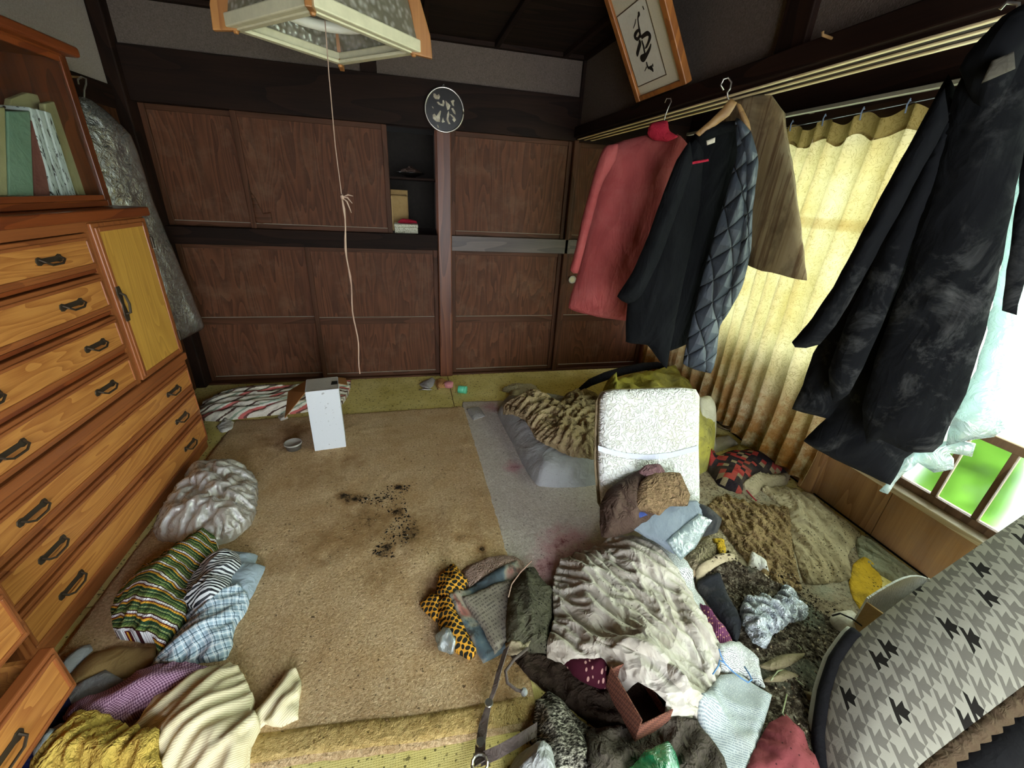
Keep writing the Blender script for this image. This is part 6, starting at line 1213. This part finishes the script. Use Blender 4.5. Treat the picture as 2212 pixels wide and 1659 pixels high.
puff('grimy_rag', fl([(1270, 1585), (1390, 1570), (1500, 1570), (1560, 1640), (1570, 1720), (1280, 1720)], .02), clothm('grey_grime_rag', '5a5248', '403a32', dirt='1c1814', damt=.8, wr=.8), H=.02, w=.04, wr=.014, fr=10, fdir=.4, seed=169, res=.011, sim=(1.2, 1.1), label='grimy grey rag under the green bag and carton', cat='rag')
m_lea = clothm('grey_taupe_leather', '6d625c', '564c47', dirt='2a2522', wr=.3, rough=.5, weave=False)
m_bagf = clothm('pale_grey_bag_leather', 'a8aaa8', '8d8f8e', dirt='5a5a58', wr=.5, rough=.5, weave=False)
hb_ = thing('handbag', 'grey leather handbag with long strap at the bottom centre', 'handbag', (.33, .55, 0), world=True)
puff('bag_body', fl([(1090, 1700), (1095, 1650), (1120, 1610), (1160, 1595), (1190, 1620), (1200, 1720)], .05), m_bagf, H=.09, w=.04, wr=.014, fr=8, seed=163, res=.012, parent=hb_)
sp3 = [onz(x, y, z) for x, y, z in [(1094, 1400, .05), (1078, 1450, .05), (1068, 1490, .045), (1056, 1520, .03), (1045, 1560, .022), (1038, 1605, .025), (1036, 1650, .04)]]
mkobj('strap', MB().strip(sp3, [(.009, .002, .004)]*4+[(.014, .002, .004)]*3, .003), m_lea, hb_)
sp4 = [onz(x, y, z) for x, y, z in [(1140, 1400, .05), (1110, 1425, .05), (1092, 1450, .05), (1096, 1475, .045), (1115, 1490, .04), (1132, 1495, .04)]]
mkobj('cord_handle', MB().tube(sp4, .005, 8), m_lea, hb_, smooth=True)
mkobj('cord_stopper', MB().lathe([(.001, -.010), (.009, -.008), (.011, 0), (.009, .008), (.001, .010)], 12, Matrix.Translation(sp4[-1])), m_bagf, hb_, smooth=True)
sp5 = [onz(x, y, z) for x, y, z in [(1040, 1640, .03), (1075, 1625, .05), (1120, 1600, .07), (1160, 1575, .08)]]
mkobj('strap', MB().strip(sp5, (.004, .013, .006), .003), m_lea, hb_)
for q in (sp3[3], sp3[5]): mkobj('buckle', MB().lathe([(.011, -.003), (.013, 0), (.011, .003)], 14, Matrix.Translation(q+Vector((0, 0, .004)))), m_steel, hb_)
mkobj('ring', MB().tube([sp3[-1]+Vector((.02*math.cos(a*.5236), .02*math.sin(a*.5236), .0)) for a in range(13)], .004, 6), m_steel, hb_)
m_grn = plastic('green_plastic_film', '35b87c', .25, .25)
puff('green_bag', fl([(1340, 1700), (1352, 1655), (1400, 1612), (1452, 1580), (1466, 1610), (1478, 1655), (1480, 1720)], .09), m_grn, H=.06, w=.03, wr=.012, fr=7, fdir=.5, stretch=3, seed=164, res=.011, sim=(1.12, 1.1), rnd=.15, label='translucent green plastic bag at the bottom edge', cat='plastic bag')
g = G('red_floral_crepe', .9, .1); vo = g.voro(g.co('UV'), 22); c = g.mix(g.ramp(vo, [(.10, 1.0), (.15, 0.0)]), g.mix(g.noise(g.co(), 30, 3), '6e3437', '834447'), 'd9c9c4'); g.col(dirty(g, c, '2f1a1a', 60, .16, '6a3a38', .4)); g.bump(g.noise(g.co(), 40, 4), .6, .01); m_rf = g.m
puff('floral_cloth', fl([(1608, 1690), (1640, 1600), (1658, 1572), (1692, 1552), (1728, 1598), (1752, 1640), (1772, 1690)], .02), m_rf, H=.03, w=.03, wr=.010, fr=8, seed=165, res=.010, sim=(1.15, 1.1), label='red floral cloth beside the ruled paper at the bottom edge', cat='cloth')
m_foil = G('crumpled_foil', .3, .5); m_foil.col(m_foil.mix(m_foil.ramp(m_foil.noise(m_foil.co(), 40, 4), [(.45, 0.0), (.62, .8)]), 'dfe6ea', '8f9aa0')); m_foil.b.inputs['Metallic'].default_value = .25; _q = m_foil.math('ABSOLUTE', m_foil.math('SUBTRACT', m_foil.noise(m_foil.co(), 38, 3, .6, 1.5), .5)); m_foil.bump(_q, 1.0, .05); m_foil = m_foil.m
puff('foil', fl([(1598, 1322), (1606, 1300), (1640, 1292), (1668, 1300), (1690, 1274), (1715, 1290), (1722, 1312), (1742, 1322), (1736, 1342), (1702, 1352), (1690, 1362), (1665, 1378), (1652, 1405), (1626, 1392), (1606, 1350)], .03), m_foil, H=.03, w=.02, wr=.02, fr=16, fdir=.4, stretch=1.3, seed=166, res=.007, warp=1.4, sim=(1.4, 1.4, dict(grav=.00005, kb=.3)), label='crumpled silver foil and film on the debris', cat='foil')
puff('dark_rag', fl([(1505, 1260), (1550, 1258), (1580, 1300), (1600, 1350), (1590, 1390), (1560, 1340), (1530, 1300)], .03), m_dkc, H=.03, w=.02, wr=.010, seed=167, res=.011, label='charcoal rag between the purple cloth and the foil', cat='rag')
for k, q in enumerate(([(1690, 1370), (1712, 1380), (1730, 1400), (1725, 1425), (1712, 1440), (1722, 1470), (1738, 1482)], [(1700, 1445), (1680, 1450), (1665, 1470)], [(1700, 1500), (1690, 1540), (1712, 1570)])):
    tag(mkobj('weed_stalk', MB().tube([onz(a, b, .035+.01*math.sin(i*1.3)) for i, (a, b) in enumerate(q)], .0022, 5), clothm('pale_dry_stem%d' % k, 'a8b08c', '8a8f68', wr=.2), smooth=True), ['long pale dry stem curling over the debris by the bolster', 'short pale stem beside the long curling stem', 'pale dry stem nearest the red floral cloth'][k], 'stem')
m_leaf = clothm('dry_leaf', '8a7f62', '6b6248', dirt='3a3224', wr=.5)
for k, q in enumerate(([(1640, 1440), (1690, 1420), (1735, 1415), (1722, 1432), (1680, 1452)], [(1650, 1470), (1690, 1452), (1720, 1462), (1690, 1475)], [(1735, 1495), (1765, 1500), (1772, 1515), (1745, 1512)])):
    puff('dry_leaf', fl(q, .03), m_leaf, H=.012, w=.01, wr=.005, seed=170+k, res=.009, label=['long dry leaf lying left of the curling stem', 'short dry leaf under the long leaf', 'pale leaf scrap against the bolster rim'][k], cat='leaf', upd=False)
# white pouch, basket
m_pou = clothm('white_soiled_vinyl', 'c9c4b4', 'b3ad9c', dirt='5a5040', damt=.5, wr=.2, rough=.5)
wp = thing('coin_pouch', 'soiled white rounded pouch with a seam on the debris', 'pouch', onz(1835, 1365), world=True)
puff('shell', fl([(1793, 1338), (1800, 1322), (1832, 1316), (1862, 1340), (1868, 1368), (1840, 1378), (1806, 1362)], .03), m_pou, H=.065, w=.028, wr=.001, seed=173, res=.009, rnd=.6, parent=wp, lump=.02)
mkobj('seam', MB().tube([onz(a, b, z) for a, b, z in [(1798, 1330, .055), (1815, 1325, .092), (1840, 1336, .10), (1862, 1352, .07)]], .003, 6), m_dkc, wp)
m_bsk = clothm('white_quilted_vinyl', 'd9dad6', 'c5c6c0', dirt='8a8370', damt=.3, wr=.6, wscale=30, aniso=(4, 1, 1), rough=.6); m_tan = clothm('tan_basket_side', '9a7f58', 'b0946a', dirt='5c4a30', wr=.2, weave=False)
B0 = onz(1872, 1300, .17); B1 = onz(1926, 1338, .17); B2 = onz(2000, 1256, .17)
bs = thing('storage_basket', 'white lined storage basket behind the houndstooth bolster', 'basket', (B0.x, B0.y, 0), world=True)
B3 = B1+(B2-B0); bq = [B0, B1, B3, B2]
def wallq(name, p, q, z0, z1, mm, t=.006, arch=0):
    d = (q-p); d.z = 0; nn = Vector((-d.y, d.x, 0)).normalized()*t; mb = MB(); K = 8; V = []
    for side in (0, 1):
        for i in range(K+1):
            for z in (z0, z1+arch*math.sin(i/K*math.pi)): b = p+d*(i/K); V.append((b.x+nn.x*side, b.y+nn.y*side, z))
    F = []; o = 2*(K+1)
    for i in range(K): a = 2*i; F += [(a, a+2, a+3, a+1), (o+a+1, o+a+3, o+a+2, o+a), (a+1, a+3, o+a+3, o+a+1), (a, o+a, o+a+2, a+2)]
    F += [(0, 1, o+1, o), (2*K, o+2*K, o+2*K+1, 2*K+1)]
    return mkobj(name, mb.add(V, F), mm, bs)
wallq('front_panel', B0, B1, .018, .168, m_tan); wallq('back_panel', B0, B2, .018, .185, m_bsk, arch=.05); wallq('side_panel', B1, B3, .018, .168, m_tan); wallq('side_panel', B3, B2, .018, .19, m_bsk)
mkobj('base_panel', MB().add([(p.x, p.y, z) for z in (.018, .024) for p in bq], [(0, 1, 2, 3), (7, 6, 5, 4), (0, 4, 5, 1), (1, 5, 6, 2), (2, 6, 7, 3), (3, 7, 4, 0)]), m_bsk, bs)
# houndstooth bolster leaning against the wainscot
HO = Vector((1.17, .56, .125)); h1 = Vector((.84, .08, .53)).normalized(); h2 = Vector((.15, -1, 0)); h2 = (h2-h1*h1.dot(h2)).normalized(); hn = h1.cross(h2).normalized(); hn = hn if hn.z > 0 else -hn
def hound():
    g = G('houndstooth_fabric', .9, .12); s = g.sep(g.mp(g.co('UV'), (1, 1, 1), (0, 0, .25))); f = 21.5
    X = g.math('MULTIPLY', s[0], f); Y = g.math('MULTIPLY', s[1], f); x = g.math('FRACT', X); y = g.math('FRACT', Y)
    lt = lambda a, b: g.math('LESS_THAN', a, b); gt = lambda a, b: g.math('GREATER_THAN', a, b); AND = lambda a, b: g.math('MULTIPLY', a, b); OR = lambda a, b: g.math('MAXIMUM', a, b)
    xl, yl = lt(x, .5), lt(y, .5); xr, yr = gt(x, .5), gt(y, .5); diag = lt(g.math('FRACT', g.math('ADD', g.math('MULTIPLY', x, 2.0), g.math('MULTIPLY', y, 2.0))), .5)
    ht = OR(AND(xl, yl), OR(AND(AND(xr, yl), diag), AND(AND(xl, yr), diag)))
    big = gt(g.math('ADD', g.math('MULTIPLY', x, 2.0), g.math('MULTIPLY', y, 2.0)), 2.0); cm = g.n('ShaderNodeCombineXYZ'); g.l(g.math('ADD', g.math('FLOOR', X), AND(AND(xr, yl), big)), cm.inputs[0]); g.l(g.math('ADD', g.math('FLOOR', Y), AND(AND(xl, yr), big)), cm.inputs[1]); wn = g.n('ShaderNodeTexWhiteNoise', noise_dimensions='2D'); g.l(cm.outputs[0], wn.inputs['Vector'])
    dk = g.mix(gt(wn.outputs['Value'], .87), '65615a', '1c1917'); g.col(g.mix(ht, '8d897f', dk)); g.bump(g.noise(g.co(), 300, 2), .3, .002); return g.m
m_hou = hound(); m_bk = clothm('black_webbing', '131214', '1d1c1f', wr=.2); m_pip = clothm('grey_white_piping', 'a8a89e', '96968c', wr=.2)
bo = thing('bolster', 'large houndstooth floor-chair bolster leaning at the lower right corner', 'cushion', (1.2, .45, 0), world=True)
def hpx(px): return [(lambda p: (p.dot(h1), p.dot(h2)))(onplane(a, b, HO, hn)-HO) for a, b in px]
outl = hpx([(2212, 1112), (2000, 1258), (1900, 1332), (1842, 1378), (1806, 1430), (1784, 1500), (1772, 1590), (1780, 1690), (1800, 1800), (1930, 1720), (1990, 1650), (2080, 1580), (2212, 1480)])
e1, e2 = np.array(outl[0]), np.array(outl[-1]); outl = [tuple(e1+np.array([.12, 0]))]+outl+[tuple(e2+np.array([.30, 0])), tuple(e1+np.array([.12, .2]))]
puff('cushion_top', outl, m_hou, H=.05, w=.06, wr=.0, res=.014, rnd=.3, wob=0, seed=180, frame=(HO, h1, h2, hn), back=.09, lump=.05, parent=bo, uvrot=0)
P = smooth_poly(outl, .012, .3); c0 = np.array([.3, .13])
def rim(off, r, mm, name, push, lo=1e-9, hi=.16, far=None):
    pts = [p for p in P if p[0] < hi and p[1] < .215]
    k0 = max(range(len(pts)), key=lambda i: np.linalg.norm(pts[i]-pts[i-1])); pts = pts[k0:]+pts[:k0]; out = []
    for i, p in enumerate(pts):
        d = pts[min(i+1, len(pts)-1)]-pts[max(i-1, 0)]; nrm = np.array([d[1], -d[0]])/(np.linalg.norm(d)+1e-9)
        if nrm@(p-c0) < 0: nrm = -nrm
        q = p+nrm*push; out.append(HO+h1*q[0]+h2*q[1]+hn*off)
    mkobj(name, MB().tube(out, r, 10), mm, bo, smooth=True)
rim(-.004, .020, m_bk, 'black_binding', .002); rim(-.024, .014, m_pip, 'piping', .020)
near_e = [p for p in P if p[1] > .2 and p[0] > -.02]; near_e.sort(key=lambda p: p[0])
mkobj('gathered_edge', MB().tube([HO+h1*p[0]+h2*(p[1]+.012)+hn*-.02 for p in near_e], [.022+.005*math.sin(i*2.1) for i in range(len(near_e))], 10), clothm('brown_gathered_edge', '5a4a3a', '453829', wr=.5), bo, smooth=True)
mkobj('underside', MB().tube([HO+h1*p[0]+h2*(p[1]+.05)+hn*-.07 for p in near_e], .05, 12), m_bk, bo, smooth=True)
# things in the cupboard opening
def cub(name, x0, x1, z0, z1, y0, y1, mm, label, cat): return tag(mkobj(name, MB().box(x0, x1, y0, y1, z0, z1), mm, bevel=.006), label, cat)
tn = thing('tin_box', 'speckled white tin box in the cupboard opening', 'box', (-.0, D+.14, 1.091), world=True)
p0, p1 = onplane(853, 500, (0, D+.06, 0), Vector((0, 1, 0))), onplane(903, 500, (0, D+.06, 0), Vector((0, 1, 0)))
m_tin = printed('speckled_white_tin', 'c9cab4', '6a6a4e', (150, 150, 150), .55)
mkobj('body', MB().box(p0.x, p1.x, D+.06, D+.2, 1.091, 1.135), m_tin, tn, bevel=.004); mkobj('lid', MB().box(p0.x-.002, p1.x+.002, D+.058, D+.202, 1.135, 1.155), m_tin, tn, bevel=.004)
puff('red_cloth', [(p0.x+.02, 0), (p1.x-.0, 0), (p1.x-.01, .02), (p0.x+.06, .03)], m_red, H=.02, w=.02, wr=.004, res=.01, frame=(Vector((0, D+.14, 1.157)), Vector((1, 0, 0)), Zv, Vector((0, -1, 0))), back=.02, label='small red cloth on the tin box in the cupboard', cat='cloth')
bb = thing('paper_bag', 'brown paper bag standing behind the tin box in the cupboard', 'paper bag', (-.05, D+.3, 1.091), world=True)
mkobj('bag', MB().box(-.1, .02, D+.24, D+.34, 1.091, 1.34), m_tanc, bb, bevel=.01); mkobj('fold', MB().box(-.1, .02, D+.28, D+.30, 1.335, 1.375), m_tanc, bb)
dish = thing('dish', 'dark lacquer dish on the cupboard shelf', 'dish', (.05, D+.32, 1.461))
mkobj('bowl', MB().lathe([(.03, 0), (.035, .006), (.10, .03), (.105, .034), (.09, .03), (.03, .012)], 24), m_lac, dish, smooth=True); mkobj('lid', MB().lathe([(.085, .032), (.06, .055), (.02, .065), (.015, .075), (.001, .078)], 24), m_dkb, dish, smooth=True)
# door pull and nail
kp = thing('door_pull', 'small white round pull on the right closet door beside the pink shirt', 'door pull', onplane(1234, 604, (0, D+.02, 0), Vector((0, 1, 0))), world=True)
KQ = Matrix.Translation(onplane(1236, 604, (0, D+.018, 0), Vector((0, 1, 0)))) @ Matrix.Rotation(math.pi/2, 4, 'X')
mkobj('plate', MB().lathe([(.001, 0), (.03, 0), (.032, .003), (.028, .006), (.022, .003), (.001, .002)], 24, KQ), m_lid, kp, smooth=True); mkobj('cup', MB().lathe([(.022, .002), (.02, .0035), (.001, .0035)], 24, KQ), m_cf, kp)
nl = onplane(1797, 84, (XR-.02, 0, 0), Vector((1, 0, 0))); tag(mkobj('nail', MB().tube([nl+Vector((.01, 0, 0)), nl+Vector((-.03, .004, .006)), nl+Vector((-.034, .004, .014))], .004, 8), m_hw, smooth=True), 'pale wooden peg driven into the picture rail at upper right', 'peg')
# last small things
puff('wrapper', fl([(940, 1376), (962, 1370), (984, 1392), (978, 1412), (950, 1404)], .01), m_pla, H=.015, w=.015, wr=.012, fr=20, seed=190, res=.007, sim=(1.3, 1.3), label='crumpled clear wrapper at the tip of the yellow dotted cloth', cat='wrapper')
mkobj('tie_cord', MB().tube([onz(a, b, z) for a, b, z in [(1604, 1042, .05), (1612, 1058, .04), (1624, 1072, .035), (1634, 1082, .03)]], .003, 6), m_red, cu_, smooth=True)
puff('plastic_tray', fl([(112, 1452), (150, 1408), (192, 1386), (198, 1400), (165, 1432), (130, 1470)], .02), m_gp, H=.025, w=.01, wr=.002, seed=191, res=.012, rnd=.1, label='grey plastic tray lying beside the open drawers and tan cardboard', cat='tray')
